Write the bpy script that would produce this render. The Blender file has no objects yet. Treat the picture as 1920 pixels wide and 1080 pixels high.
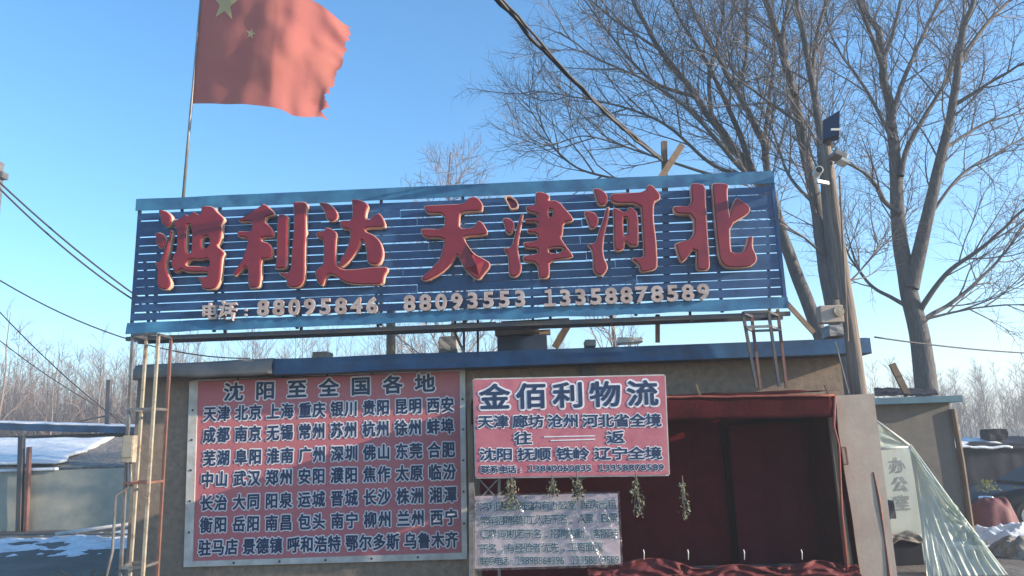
import bpy, bmesh, math, random
from mathutils import Vector, Matrix, noise
import numpy as np

# ------------------------------------------------------------------ camera, sky, sun, exposure
scene = bpy.context.scene
COL = scene.collection
FPX = 1400.0
PITCH, YAW, ROLL = math.radians(11.60), math.radians(1.92), math.radians(-1.90)
CAM = Vector((0.0, -9.5, 1.7))
_fw = Vector((-math.sin(YAW)*math.cos(PITCH), math.cos(YAW)*math.cos(PITCH), math.sin(PITCH)))
_rt = Vector((math.cos(YAW), math.sin(YAW), 0)); _up = _rt.cross(_fw)
RT = _rt*math.cos(ROLL) + _up*math.sin(ROLL)
UP = -_rt*math.sin(ROLL) + _up*math.cos(ROLL)
cd = bpy.data.cameras.new('camera'); cam = bpy.data.objects.new('camera', cd); COL.objects.link(cam)
cd.sensor_width = 36.0; cd.lens = FPX/1920*36; cd.clip_start = 0.1; cd.clip_end = 3000
cam.matrix_world = Matrix(((RT.x, UP.x, -_fw.x, CAM.x), (RT.y, UP.y, -_fw.y, CAM.y), (RT.z, UP.z, -_fw.z, CAM.z), (0, 0, 0, 1)))
scene.camera = cam

SUN_EL, SUN_AZ = math.radians(16.0), math.radians(101.5)     # azimuth clockwise from +Y
w = bpy.data.worlds.new('World'); scene.world = w; w.use_nodes = True
nt = w.node_tree; nt.nodes.clear()
sky = nt.nodes.new('ShaderNodeTexSky'); sky.sky_type = 'NISHITA'; sky.sun_disc = False
sky.sun_elevation = SUN_EL; sky.sun_rotation = SUN_AZ; sky.air_density = 1.0; sky.dust_density = 0.3; sky.ozone_density = 3.0
bg = nt.nodes.new('ShaderNodeBackground'); bg.inputs[1].default_value = 0.15
wo = nt.nodes.new('ShaderNodeOutputWorld'); hs = nt.nodes.new('ShaderNodeHueSaturation'); hs.inputs['Hue'].default_value = .497; hs.inputs['Saturation'].default_value = 1.2; nt.links.new(sky.outputs[0], hs.inputs['Color']); nt.links.new(hs.outputs[0], bg.inputs[0]); nt.links.new(bg.outputs[0], wo.inputs[0])
sl = bpy.data.lights.new('sun', 'SUN'); sl.energy = 4.6; sl.angle = math.radians(0.5); sl.color = (1.0, 0.86, 0.68)
so = bpy.data.objects.new('sun', sl); COL.objects.link(so)
SD = Vector((math.sin(SUN_AZ)*math.cos(SUN_EL), math.cos(SUN_AZ)*math.cos(SUN_EL), math.sin(SUN_EL)))
so.rotation_euler = SD.to_track_quat('Z', 'Y').to_euler(); so.location = SD*40
vs = scene.view_settings; vs.view_transform = 'Standard'; vs.look = 'None'; vs.gamma = 1; vs.use_curve_mapping = False
vs.exposure = 1.22
scene.cycles.use_denoising = True
scene.cycles.max_bounces = 8; scene.cycles.transparent_max_bounces = 16
random.seed(7)

# ------------------------------------------------------------------ helpers
def at(px, py, Y):
    d = _fw + RT*((px-960)/FPX) - UP*((py-540)/FPX)
    return CAM + d*((Y-CAM.y)/d.y)
def gz(x, y):
    def S(t):
        t = max(0., min(1., t)); return t*t*(3-2*t)
    return -0.5*S((y-2)/6)*S((x-4)/3)

class MB:
    def __init__(s): s.v = []; s.f = []
    def add(s, vs, fs):
        n = len(s.v); s.v += [Vector(v) for v in vs]; s.f += [tuple(i+n for i in f) for f in fs]
    def box(s, c, size, rot=None):
        c = Vector(c); h = Vector(size)/2; vs = []
        for x in (-1, 1):
            for y in (-1, 1):
                for z in (-1, 1):
                    v = Vector((x*h.x, y*h.y, z*h.z))
                    if rot: v = rot @ v
                    vs.append(c+v)
        s.add(vs, [(0,1,3,2),(4,6,7,5),(0,4,5,1),(2,3,7,6),(0,2,6,4),(1,5,7,3)])
    def bx(s, x0, x1, y0, y1, z0, z1):
        s.box(((x0+x1)/2, (y0+y1)/2, (z0+z1)/2), (abs(x1-x0), abs(y1-y0), abs(z1-z0)))
    def bar(s, a, b, wd, ht=None, side=None):
        a = Vector(a); b = Vector(b); ht = ht or wd; d = (b-a); L = d.length; d.normalize()
        sd = Vector(side) if side else (Vector((0,1,0)) if abs(d.y) < .9 else Vector((1,0,0)))
        u = d.cross(sd).normalized(); v = u.cross(d).normalized(); vs = []
        for p in (a, b):
            for i, j in ((-1,-1),(1,-1),(1,1),(-1,1)): vs.append(p+u*(i*wd/2)+v*(j*ht/2))
        s.add(vs, [(3,2,1,0),(4,5,6,7),(0,1,5,4),(1,2,6,5),(2,3,7,6),(3,0,4,7)])
    def tube(s, pts, rad, n=8, cap=True):
        pts = [Vector(p) for p in pts]; m = len(pts)
        if not hasattr(rad, '__len__'): rad = [rad]*m
        vs = []; prev = None
        for i, p in enumerate(pts):
            t = (pts[min(i+1, m-1)]-pts[max(i-1, 0)]).normalized()
            if prev is None:
                a = Vector((0,0,1)) if abs(t.z) < .9 else Vector((1,0,0)); u = t.cross(a).normalized()
            else: u = (prev - t*prev.dot(t)).normalized()
            prev = u; v = t.cross(u)
            for k in range(n):
                an = 2*math.pi*k/n; vs.append(p+(u*math.cos(an)+v*math.sin(an))*rad[i])
        fs = [(i*n+k, i*n+(k+1)%n, (i+1)*n+(k+1)%n, (i+1)*n+k) for i in range(m-1) for k in range(n)]
        if cap and n > 3: fs += [tuple(range(n-1, -1, -1)), tuple((m-1)*n+k for k in range(n))]
        s.add(vs, fs)
    def prism(s, poly, y0, y1):                     # poly = list of (x, z)
        n = len(poly); vs = [(x, y0, z) for x, z in poly]+[(x, y1, z) for x, z in poly]
        s.add(vs, [tuple(range(n)), tuple(range(2*n-1, n-1, -1))]+[(i, (i+1) % n, n+(i+1) % n, n+i) for i in range(n)])
    def sheet(s, a, b, c, d, nu, nv, fn=None):      # a,b along u at v=0 ; d,c at v=1
        a, b, c, d = (Vector(q) for q in (a, b, c, d)); vs = []
        for j in range(nv+1):
            for i in range(nu+1):
                u, v = i/nu, j/nv; p = (a*(1-u)+b*u)*(1-v)+(d*(1-u)+c*u)*v
                if fn: p = p+Vector(fn(u, v, p))
                vs.append(p)
        s.add(vs, [(j*(nu+1)+i, j*(nu+1)+i+1, (j+1)*(nu+1)+i+1, (j+1)*(nu+1)+i) for j in range(nv) for i in range(nu)])
    def build(s, name, mat, parent=None, smooth=False, bevel=0, solid=0):
        me = bpy.data.meshes.new(name); off = Vector(parent['_o']) if parent is not None else None
        o = bpy.data.objects.new(name, me); COL.objects.link(o)
        if parent is not None:
            o.parent = parent; o['_o'] = parent['_o']
        else:
            xs = np.array([tuple(v) for v in s.v]); off = Vector(((xs[:,0].min()+xs[:,0].max())/2, (xs[:,1].min()+xs[:,1].max())/2, xs[:,2].min()))
            o.location = off; o['_o'] = tuple(off)
        me.from_pydata([tuple(v-off) for v in s.v], [], s.f)
        for m in (mat if isinstance(mat, (list, tuple)) else [mat]): me.materials.append(m)
        if smooth:
            me.polygons.foreach_set('use_smooth', [True]*len(me.polygons))
        if bevel:
            m = o.modifiers.new('bevel', 'BEVEL'); m.width = bevel; m.segments = 2; m.limit_method = 'ANGLE'
        if solid:
            m = o.modifiers.new('solid', 'SOLIDIFY'); m.thickness = solid; m.offset = 0
        return o

def tag(o, label=None, cat=None, group=None, kind=None):
    if label: o['label'] = label
    if cat: o['category'] = cat
    if group: o['group'] = group
    if kind: o['kind'] = kind
    return o
def thing(name, loc, label, cat, group=None):
    o = bpy.data.objects.new(name, None); COL.objects.link(o); o.location = loc; o['_o'] = tuple(loc); o.empty_display_size = .2
    return tag(o, label, cat, group)

def M(name, col, rough=.7, var=None, scale=4., metal=0., bump=0., bscale=30., transl=0., spec=.5, stretch=None, detail=6., thr=(.35, .65)):
    m = bpy.data.materials.new(name); m.use_nodes = True; n = m.node_tree; b = n.nodes['Principled BSDF']; L = n.links
    b.inputs['Base Color'].default_value = (*col, 1); b.inputs['Roughness'].default_value = rough; b.inputs['Metallic'].default_value = metal
    b.inputs['Specular IOR Level'].default_value = spec
    tc = n.nodes.new('ShaderNodeTexCoord'); mp = n.nodes.new('ShaderNodeMapping'); L.new(tc.outputs['Object'], mp.inputs[0])
    if stretch: mp.inputs['Scale'].default_value = stretch
    out = None
    if var:
        src = None
        for k, (c2, sc) in enumerate(var if isinstance(var, list) else [(var, scale)]):
            t = n.nodes.new('ShaderNodeTexNoise'); t.inputs['Scale'].default_value = sc; t.inputs['Detail'].default_value = detail; t.inputs['Roughness'].default_value = .62
            L.new(mp.outputs[0], t.inputs[0]); r = n.nodes.new('ShaderNodeMapRange'); r.inputs[1].default_value = thr[0]; r.inputs[2].default_value = thr[1]
            L.new(t.outputs[0], r.inputs[0]); x = n.nodes.new('ShaderNodeMix'); x.data_type = 'RGBA'; L.new(r.outputs[0], x.inputs[0])
            if src is None: x.inputs[6].default_value = (*col, 1)
            else: L.new(src, x.inputs[6])
            x.inputs[7].default_value = (*c2, 1); src = x.outputs[2]
        L.new(src, b.inputs['Base Color']); out = src
    if bump:
        t = n.nodes.new('ShaderNodeTexNoise'); t.inputs['Scale'].default_value = bscale; t.inputs['Detail'].default_value = 5
        L.new(mp.outputs[0], t.inputs[0]); bp = n.nodes.new('ShaderNodeBump'); bp.inputs['Strength'].default_value = bump; bp.inputs['Distance'].default_value = .03
        L.new(t.outputs[0], bp.inputs['Height']); L.new(bp.outputs[0], b.inputs['Normal'])
    if transl:
        tr = n.nodes.new('ShaderNodeBsdfTranslucent'); tr.inputs[0].default_value = (*col, 1)
        if out: L.new(out, tr.inputs[0])
        mx = n.nodes.new('ShaderNodeMixShader'); mx.inputs[0].default_value = transl
        o = n.nodes['Material Output']; L.new(b.outputs[0], mx.inputs[1]); L.new(tr.outputs[0], mx.inputs[2]); L.new(mx.outputs[0], o.inputs[0])
    return m
def film(name, col, alpha, rough=.18, bump=.5, bscale=9.):
    m = M(name, col, rough, bump=bump, bscale=bscale, spec=.8); n = m.node_tree; L = n.links; o = n.nodes['Material Output']; b = n.nodes['Principled BSDF']
    tr = n.nodes.new('ShaderNodeBsdfTransparent'); tr.inputs[0].default_value = (.93, .96, .94, 1)
    mx = n.nodes.new('ShaderNodeMixShader'); mx.inputs[0].default_value = alpha
    tl = n.nodes.new('ShaderNodeBsdfTranslucent'); tl.inputs[0].default_value = (*col, 1); m2 = n.nodes.new('ShaderNodeMixShader'); m2.inputs[0].default_value = .4
    L.new(b.outputs[0], m2.inputs[1]); L.new(tl.outputs[0], m2.inputs[2])
    L.new(tr.outputs[0], mx.inputs[1]); L.new(m2.outputs[0], mx.inputs[2]); L.new(mx.outputs[0], o.inputs[0])
    return m

MAT = dict(
    ground=M('dirt_ground', (.13,.11,.095), .95, [((.2,.18,.155), 2.), ((.08,.07,.06), .6)], bump=.6, bscale=14),
    snow=M('old_snow', (.78,.8,.82), .6, [((.55,.56,.57), 3.)], bump=.7, bscale=9),
    wall=M('painted_plaster', (.36,.255,.175), .85, [((.29,.205,.145), 1.6), ((.39,.285,.205), 5.), ((.22,.165,.13), .5), ((.19,.145,.115), 11.)], bump=.12, bscale=22),
    fascia=M('blue_sheet_steel', (.018,.07,.17), .42, [((.028,.10,.21), 1.2), ((.014,.04,.09), 3.)], metal=.1, bump=.06, bscale=5),
    felt=M('roofing_felt', (.16,.16,.17), .9, (.24,.23,.22), 3., bump=.3, bscale=12),
    slat=M('blue_slat_paint', (.012,.052,.165), .45, [((.026,.105,.23), 1.1), ((.009,.028,.09), 3.), ((.018,.07,.18), 9.)], bump=.05, bscale=6),
    slatrail=M('blue_rail_paint', (.035,.15,.28), .4, [((.055,.21,.34), 1.3), ((.025,.09,.19), 3.5)], bump=.07, bscale=6),
    steel=M('dark_painted_steel', (.06,.075,.10), .5, (.12,.09,.07), 6., metal=.3),
    greysteel=M('grey_steel', (.24,.25,.26), .5, (.16,.13,.11), 7., metal=.4),
    cream=M('cream_painted_steel', (.36,.315,.24), .65, [((.19,.115,.075), 4.), ((.42,.37,.29), 14.)], thr=(.45, .65)),
    rust=M('rusty_steel', (.22,.10,.075), .75, (.13,.07,.06), 8.),
    letter=M('red_acrylic', (.205,.011,.023), .32, [((.15,.010,.028), 1.1), ((.24,.016,.026), 4.)], spec=.5, bump=.04, bscale=5, transl=.08),
    rim=M('faded_letter_rim', (.72,.5,.38), .4, (.55,.28,.2), 7.),
    numeral=M('faded_numeral', (.47,.39,.37), .55, (.33,.24,.21), 8.),
    hem=M('sunlit_hem', (.34,.085,.06), .7, [((.22,.05,.04), 6.)], bump=.2, bscale=20, transl=.15),  # orange of the low sunlight on the hem is put into its colour
    heap=M('faded_red_tarp', (.13,.035,.042), .7, [((.10,.028,.036), 3.), ((.17,.05,.055), 8.)], bump=.2, bscale=10),
    doorcl=M('door_red_cloth', (.125,.013,.021), .85, (.10,.010,.017), 4., bump=.15, bscale=12, spec=.08),
    doorfr=M('door_frame_paint', (.016,.004,.006), .8, spec=.02),
    banner=M('red_print_vinyl', (.48,.14,.155), .55, [((.53,.18,.175), .8), ((.44,.125,.155), 2.5)], bump=.05, bscale=3, stretch=(1,1,1.6)),
    banner_pink=M('pink_print_vinyl', (.50,.15,.18), .5, [((.56,.2,.22), 1.6), ((.42,.11,.15), 5.)], bump=.04, bscale=3),
    banner_pale=M('pale_print_vinyl', (.52,.40,.45), .4, [((.62,.41,.42), 1.6), ((.42,.34,.40), 5.)], bump=.1, bscale=6),
    ink=M('navy_print', (.010,.026,.075), .5, (.016,.042,.11), 8.),
    ink2=M('teal_print', (.012,.05,.085), .5, (.03,.08,.12), 8.),
    white=M('white_print', (.80,.78,.80), .55, (.66,.6,.64), 5.),
    frame=M('white_aluminium', (.62,.60,.58), .45, (.42,.38,.34), 4.),
    screw=M('dark_screw', (.03,.03,.03), .5, metal=.6),
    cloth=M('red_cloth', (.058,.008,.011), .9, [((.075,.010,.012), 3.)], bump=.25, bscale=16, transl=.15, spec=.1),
    clothlit=M('sunlit_red_cloth', (.17,.024,.026), .75, [((.12,.018,.021), 4.)], bump=.12, bscale=12, transl=.2),  # brighter copy of the porch cloth, sunlight painted into the base colour
    quilt=M('dark_red_curtain', (.09,.009,.014), .85, (.12,.012,.016), 5., bump=.2, bscale=12, spec=.05),
    timber=M('old_timber', (.20,.14,.095), .85, (.12,.085,.06), 5., stretch=(3,3,.4), bump=.2, bscale=14),
    timber2=M('pale_timber', (.34,.23,.14), .8, (.2,.13,.09), 5., bump=.1, bscale=14),
    plywood=M('weathered_plywood', (.38,.30,.245), .85, [((.31,.26,.225), 1.8), ((.42,.30,.24), 3.), ((.27,.22,.19), 1.1), ((.44,.36,.30), 2.2)], bump=.08, bscale=22),
    polemat=M('weathered_pole', (.26,.205,.165), .9, (.13,.11,.10), 5., stretch=(6,6,.35), bump=.5, bscale=9),
    bark=M('bark', (.085,.082,.085), .95, (.13,.122,.12), 7., bump=.6, bscale=10, stretch=(3,3,.7)),
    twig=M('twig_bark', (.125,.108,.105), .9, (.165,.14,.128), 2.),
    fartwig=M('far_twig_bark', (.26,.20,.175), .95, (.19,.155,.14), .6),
    cable=M('black_cable', (.03,.03,.035), .6),
    darkbox=M('navy_steel_box', (.02,.035,.08), .5, (.03,.05,.10), 3.),
    brick=M('old_brick', (.22,.13,.10), .9, (.15,.11,.10), 12., bump=.3),
    grey=M('grey_block', (.22,.23,.24), .8, (.3,.3,.3), 6.),
    concrete=M('greyed_sheet_wall', (.38,.37,.31), .8, [((.29,.30,.26), 1.0), ((.43,.40,.32), 3.5)], bump=.1, bscale=8),
    earth=M('brown_sheet', (.17,.145,.12), .95, [((.10,.085,.07), 2.5), ((.28,.25,.22), 12.)], bump=.9, bscale=11),
    hutwall=M('hut_plaster', (.15,.138,.122), .9, [((.11,.104,.098), 1.5), ((.17,.15,.13), 5.)], bump=.12, bscale=10),
    hutroof=M('teal_sheet_steel', (.07,.17,.21), .5, (.05,.12,.17), 3.),
    film=film('clear_polythene', (.60,.67,.59), .80, rough=.36, bump=.2),
    wrap=film('clear_wrap', (.75,.74,.78), .12, rough=.1, bump=.1, bscale=6),
    board=M('pale_door_paint', (.58,.60,.55), .6, (.48,.51,.47), 3.),
    flagc=M('flag_cloth', (.54,.19,.15), .85, [((.49,.16,.145), 2.)], transl=.40, spec=.1, bump=.06, bscale=40),
    star=M('flag_star', (.72,.62,.34), .8, transl=.42),
    leaf=M('dry_leaf', (.045,.06,.03), .7, (.26,.25,.18), 17., transl=.15, thr=(.5,.62)),  # pale speckles paint the sunlit spots onto dark leaves
    grass=M('dry_grass', (.38,.30,.18), .9, (.25,.19,.11), 6., transl=.2),
    green=M('mossy_plant', (.16,.18,.06), .9, (.24,.24,.1), 9., transl=.2),
    car=M('dark_car_paint', (.008,.010,.018), .45, spec=.2),
    glass=M('car_glass', (.02,.03,.04), .06, spec=.8),
    tyre=M('tyre_rubber', (.02,.02,.02), .9),
    chrome=M('bright_trim', (.6,.6,.62), .25, metal=.9),
    lamp=M('floodlight_shell', (.02,.035,.07), .45, metal=.2),
    lens=M('lamp_glass', (.45,.45,.42), .2),
    plastic=M('white_plastic', (.62,.60,.55), .5),
    lumber=M('dark_tarpaulin', (.012,.014,.026), .8, (.025,.026,.036), 3., spec=.2),
)

# ------------------------------------------------------------------ ground
g = MB(); xs = [-400,-150,-60,-30,-20]+[i*.8-16 for i in range(48)]+[30,60,150,400]; ys = [-60,-20]+[i*.8-12 for i in range(46)]+[35,60,120,400]
for y in ys:
    for x in xs: g.v.append(Vector((x, y, gz(x, y)+(.03*noise.noise(Vector((x*.7, y*.7, 1))) if abs(x) < 25 and y < 25 else 0))))
nx = len(xs); g.f = [(j*nx+i, j*nx+i+1, (j+1)*nx+i+1, (j+1)*nx+i) for j in range(len(ys)-1) for i in range(nx-1)]
tag(g.build('ground', MAT['ground'], smooth=True), kind='structure')

# ------------------------------------------------------------------ office building
XL, XR, ZW = at(258, 720, 0).x, at(1576, 680, 0).x, 2.72
b0 = thing('office_building', ((XL+XR)/2, 2, 0), 'low cream plastered office building with blue steel eaves under the big slatted sign', 'building')
m = MB(); m.bx(XL, XR, 0, 4, -.1, ZW); m.build('wall', MAT['wall'], b0)
fa, fb = at(505, 688, -.35), at(1632, 648, -.35); zl = at(252, 695, -.35)
m = MB(); m.bx(zl.x, fb.x, -.28, 4.2, 2.735, 2.80); rf = m.build('roof', MAT['felt'], b0)
m = MB(); m.sheet((fa.x, -.36, fa.z-.095), (fb.x, -.36, fb.z-.09), (fb.x, -.34, fb.z+.09), (fa.x, -.34, fa.z+.10), 60, 3,
                  lambda u, v, p: (0, .012*noise.noise(Vector((p.x*1.3, 0, v*2))), .012*noise.noise(Vector((p.x*.9, 3, 0)))))
m.build('fascia', MAT['fascia'], rf, solid=.02)
m = MB(); m.sheet((fa.x, -.34, fa.z+.095), (fb.x, -.34, fb.z+.085), (fb.x, 0.2, fb.z+.10), (fa.x, 0.2, fa.z+.11), 40, 3); m.sheet((fa.x, -.345, fa.z-.09), (fb.x, -.345, fb.z-.085), (fb.x, .0, fb.z-.085), (fa.x, .0, fa.z-.09), 30, 2)
m.add([(fb.x+.004, -.35, fb.z-.095), (fb.x+.004, .22, fb.z-.095), (fb.x+.004, .22, fb.z+.11), (fb.x+.004, -.35, fb.z+.095)], [(0,1,2,3)])
m.build('eave_sheet', MAT['fascia'], rf, solid=.006)
m = MB(); m.sheet((zl.x, -.36, fa.z-.09), (fa.x+.05, -.37, fa.z-.095), (fa.x+.05, -.35, fa.z+.1), (zl.x, -.33, fa.z+.07), 24, 6,
                  lambda u, v, p: (0, -.05*math.sin(v*math.pi)+.01*noise.noise(p*3), .02*noise.noise(Vector((p.x*2.3, v, 5)))))
m.sheet((zl.x, -.33, fa.z+.07), (fa.x+.05, -.35, fa.z+.1), (fa.x+.05, .3, fa.z+.11), (zl.x, .3, fa.z+.08), 12, 4)
m.build('felt_edge', MAT['felt'], rf, smooth=True, solid=.02)

# ------------------------------------------------------------------ big slatted sign
SX0, SX1, SZ0, SZ1, SY = -4.96, 2.92, 3.157, 4.834, -.70
sg = thing('roof_sign', ((SX0+SX1)/2, SY, SZ0), 'long blue slatted signboard with big red raised characters above the office roof', 'sign')
m = MB(); r = random.Random(3); N = 13; pitch = (SZ1-.17-(SZ0+.13))/N
for i in range(N):
    z = SZ0+.13+i*pitch
    cuts = [SX0]+sorted(SX0+1.9*k+r.uniform(-.5, .5) for k in range(1, 4))+[SX1]
    for a, b in zip(cuts[:-1], cuts[1:]):
        dz0, dz1 = r.uniform(-.006, .006), r.uniform(-.006, .006); ht = pitch-.0128+r.uniform(-.005, .004); dy = r.uniform(-.004, .004)
        m.add([(a+.002, SY+dy, z+dz0), (b-.002, SY+dy, z+dz1), (b-.002, SY+dy, z+ht+dz1), (a+.002, SY+dy, z+ht+dz0),
               (a+.002, SY+.014, z+dz0), (b-.002, SY+.014, z+dz1), (b-.002, SY+.014, z+ht+dz1), (a+.002, SY+.014, z+ht+dz0)],
              [(0,1,2,3),(7,6,5,4),(0,4,5,1),(3,2,6,7),(0,3,7,4),(1,5,6,2)])
m.build('slat_panel', MAT['slat'], sg)
m = MB(); m.sheet((SX0-.02, SY-.02, SZ1-.155), (SX1+.02, SY-.02, SZ1-.155), (SX1+.02, SY-.02, SZ1), (SX0-.02, SY-.02, SZ1), 50, 2, lambda u, v, p: (0, .006*noise.noise(p*2.2), .008*noise.noise(Vector((p.x*1.7, 0, v)))))
m.build('top_rail', MAT['slatrail'], sg, solid=.012)
m = MB(); m.sheet((SX0-.03, SY-.03, SZ0-.03), (SX1+.03, SY-.03, SZ0-.03), (SX1+.03, SY-.02, SZ0+.105), (SX0-.03, SY-.02, SZ0+.105), 70, 3, lambda u, v, p: (0, .02*noise.noise(p*2.6)*v, .018*noise.noise(Vector((p.x*2.1, 0, v*2)))))
m.build('bottom_rail', MAT['slatrail'], sg, solid=.012)
x = SX0+.28; k = 0
while x < SX1:
    m = MB(); m.bar((x, SY+.035, SZ0-.04), (x, SY+.035, SZ1-.02), .035); m.build('batten', MAT['steel'], sg); x += 1.02 if k else .75; k += 1
m = MB(); m.bx(SX1-.012, SX1+.03, SY-.01, SY+.05, SZ0, SZ1); m.build('batten', MAT['slat'], sg)
m = MB(); m.bx(SX0-.012, SX0+.02, SY+.016, SY+.05, SZ0, SZ1); m.build('batten', MAT['steel'], sg)
m = MB(); m.bar((SX0-.05, SY+.04, SZ0-.085), (SX1+.06, SY+.04, SZ0-.085), .05); m.bar((SX0-.05, SY+.32, SZ0-.085), (SX1+.06, SY+.32, SZ0-.085), .05)
m.bar((SX0, SY+.3, SZ0+.9), (SX1, SY+.3, SZ0+.9), .04)
for k in range(9):
    x = SX0+.1+k*(SX1-SX0-.2)/8; m.bar((x, SY+.04, SZ0-.085), (x, SY+.32, SZ0-.085), .035)
    m.bar((x, SY+.30, SZ0-.08), (x, SY+.055, SZ0+.88), .03)
m.build('back_frame', MAT['steel'], sg)

ZS = 5.684
CH = [
 (280, 370, [
  [[(90,150),(130,130),(190,145),(235,190),(245,240),(225,300),(190,320),(150,300),(120,250),(115,200)]],
  [[(50,385),(100,370),(150,385),(180,430),(180,480),(160,530),(120,550),(85,520),(70,470),(65,420)]],
  [[(250,345),(243,400),(213,560),(183,690),(188,790),(233,890),(228,945),(190,990),(130,985),(90,960),(80,880),(90,760),(45,690),(110,690),(145,590),(180,510),(205,430),(212,350)]],
  [[(262,240),(350,215),(370,185),(400,180),(420,200),(450,160),(480,150),(545,190),(550,110),(580,88),(650,90),(690,105),(720,150),(790,210),(800,240),(770,280),(775,400),(750,480),(720,515),(790,570),(805,600),(780,640),(770,760),(760,880),(720,960),(680,985),(600,990),(555,965),(545,900),(500,850),(620,840),(618,800),(385,802),(345,765),(275,812),(240,750),(222,690),(260,600),(290,560),(290,330),(262,325)],
   [(400,295),(448,295),(448,590),(395,590)], [(562,425),(640,415),(640,500),(600,540),(560,540)], [(378,728),(430,660),(540,672),(640,650),(635,742),(520,730)]]]),
 (430, 365, [
  [[(85,260),(200,205),(310,130),(375,85),(495,200),(470,220),(390,240),(380,290),(410,310),(465,370),(488,430),(475,455),(350,460),(345,495),(420,510),(465,570),(470,630),(440,680),(385,690),(342,690),(338,900),(325,975),(290,1000),(195,1000),(195,740),(70,880),(35,850),(60,800),(130,700),(190,520),(190,465),(90,455),(75,400),(110,385),(235,390),(240,300),(215,290),(110,295)]],
  [[(505,205),(600,210),(635,240),(625,290),(620,760),(590,795),(490,795),(480,770),(500,700)]],
  [[(670,75),(800,70),(835,100),(820,180),(820,420),(808,620),(810,880),(780,960),(730,995),(640,995),(610,960),(600,890),(530,850),(530,825),(650,830),(660,600),(685,400),(685,150)]]]),
 (580, 360, [
  [[(95,120),(150,105),(220,125),(280,180),(310,240),(300,290),(255,318),(210,315),(175,280),(165,220),(130,160)]],
  [[(440,80),(500,70),(580,95),(635,140),(610,200),(600,285),(650,290),(680,250),(740,215),(780,260),(815,345),(800,380),(600,385),(600,420),(680,450),(750,510),(785,600),(790,680),(760,760),(720,780),(640,770),(610,740),(610,660),(590,560),(560,510),(550,560),(480,680),(400,770),(345,805),(300,780),(340,700),(400,600),(430,500),(430,400),(345,400),(315,320),(340,300),(455,300),(455,130)]],
  [[(60,430),(160,410),(165,375),(220,380),(280,415),(300,450),(285,540),(285,770),(350,825),(500,820),(700,795),(830,795),(840,830),(800,890),(790,985),(650,995),(450,985),(360,960),(280,900),(220,875),(180,910),(150,1000),(120,1000),(70,940),(70,890),(50,850),(90,810),(150,770),(150,505),(80,490)]]]),
 (775, 355, [
  [[(110,170),(330,160),(540,150),(580,90),(650,72),(700,95),(745,160),(740,220),(720,235),(510,245),(495,300),(490,415),(630,410),(690,325),(740,350),(800,450),(780,490),(540,500),(560,560),(640,680),(740,730),(820,780),(820,830),(760,900),(705,970),(640,945),(540,850),(490,740),(470,700),(450,720),(400,810),(300,900),(140,985),(75,960),(90,930),(200,830),(280,740),(320,600),(325,520),(110,520),(70,435),(90,415),(330,420),(330,260),(140,260),(115,200)]]]),
 (930, 350, [
  [[(75,90),(150,85),(220,140),(245,190),(235,235),(160,250),(130,200)]],
  [[(60,350),(100,325),(160,340),(200,385),(200,450),(170,505),(130,510),(95,470),(90,410)]],
  [[(280,265),(298,290),(270,440),(245,560),(235,680),(262,800),(278,860),(260,930),(210,970),(150,960),(130,920),(130,740),(65,655),(160,650),(200,500),(240,350)]],
  [[(415,55),(480,50),(560,80),(580,110),(560,150),(640,140),(700,185),(735,230),(800,300),(830,350),(815,375),(720,385),(715,510),(690,540),(740,620),(820,720),(825,760),(570,790),(575,930),(550,980),(450,985),(440,810),(285,800),(285,730),(440,715),(440,660),(320,660),(290,620),(290,590),(440,575),(440,500),(340,495),(320,450),(440,435),(440,380),(310,380),(300,340),(440,330),(440,290),(330,270),(310,205),(420,195)],
   [(565,655),(725,650),(680,705),(565,705)], [(565,245),(600,245),(600,320),(565,320)]]]),
 (1085, 340, [
  [[(145,75),(220,70),(280,110),(315,160),(310,230),(270,265),(210,250),(185,190),(170,130)]],
  [[(50,325),(100,310),(170,330),(215,380),(215,450),(180,500),(120,510),(100,440)]],
  [[(290,275),(335,265),(322,400),(280,560),(260,720),(275,820),(310,890),(310,940),(260,1010),(200,1005),(150,950),(150,800),(130,720),(85,665),(180,655),(210,530),(260,400)]],
  [[(330,130),(500,120),(700,110),(735,30),(790,40),(875,140),(870,190),(805,220),(800,400),(830,620),(845,900),(820,945),(680,975),(650,950),(640,890),(560,830),(570,810),(690,810),(690,700),(667,400),(660,240),(350,240)]],
  [[(360,280),(400,280),(470,320),(515,320),(530,270),(570,275),(640,340),(645,670),(620,695),(545,690),(500,640),(490,720),(430,750),(370,725),(370,400)], [(475,390),(518,390),(518,570),(485,580)]]]),
 (1255, 330, [
  [[(220,80),(290,70),(390,95),(395,300),(420,700),(440,960),(410,1010),(320,1010),(285,980),(285,750),(150,930),(110,900),(60,740),(60,715),(260,660),(260,410),(70,410),(35,345),(50,315),(240,320)]],
  [[(450,90),(480,70),(600,75),(640,100),(620,160),(640,400),(660,340),(700,240),(730,230),(850,310),(870,360),(840,410),(650,520),(655,740),(670,820),(790,810),(830,700),(840,640),(900,640),(890,760),(940,860),(930,920),(860,975),(700,985),(600,975),(530,900),(500,650)]]]),
]
def chaikin(p, q=.22):
    o = []
    for i in range(len(p)):
        a, b = p[i], p[(i+1) % len(p)]
        o += [(a[0]*(1-q)+b[0]*q, a[1]*(1-q)+b[1]*q), (a[0]*q+b[0]*(1-q), a[1]*q+b[1]*(1-q))]
    return o
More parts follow.
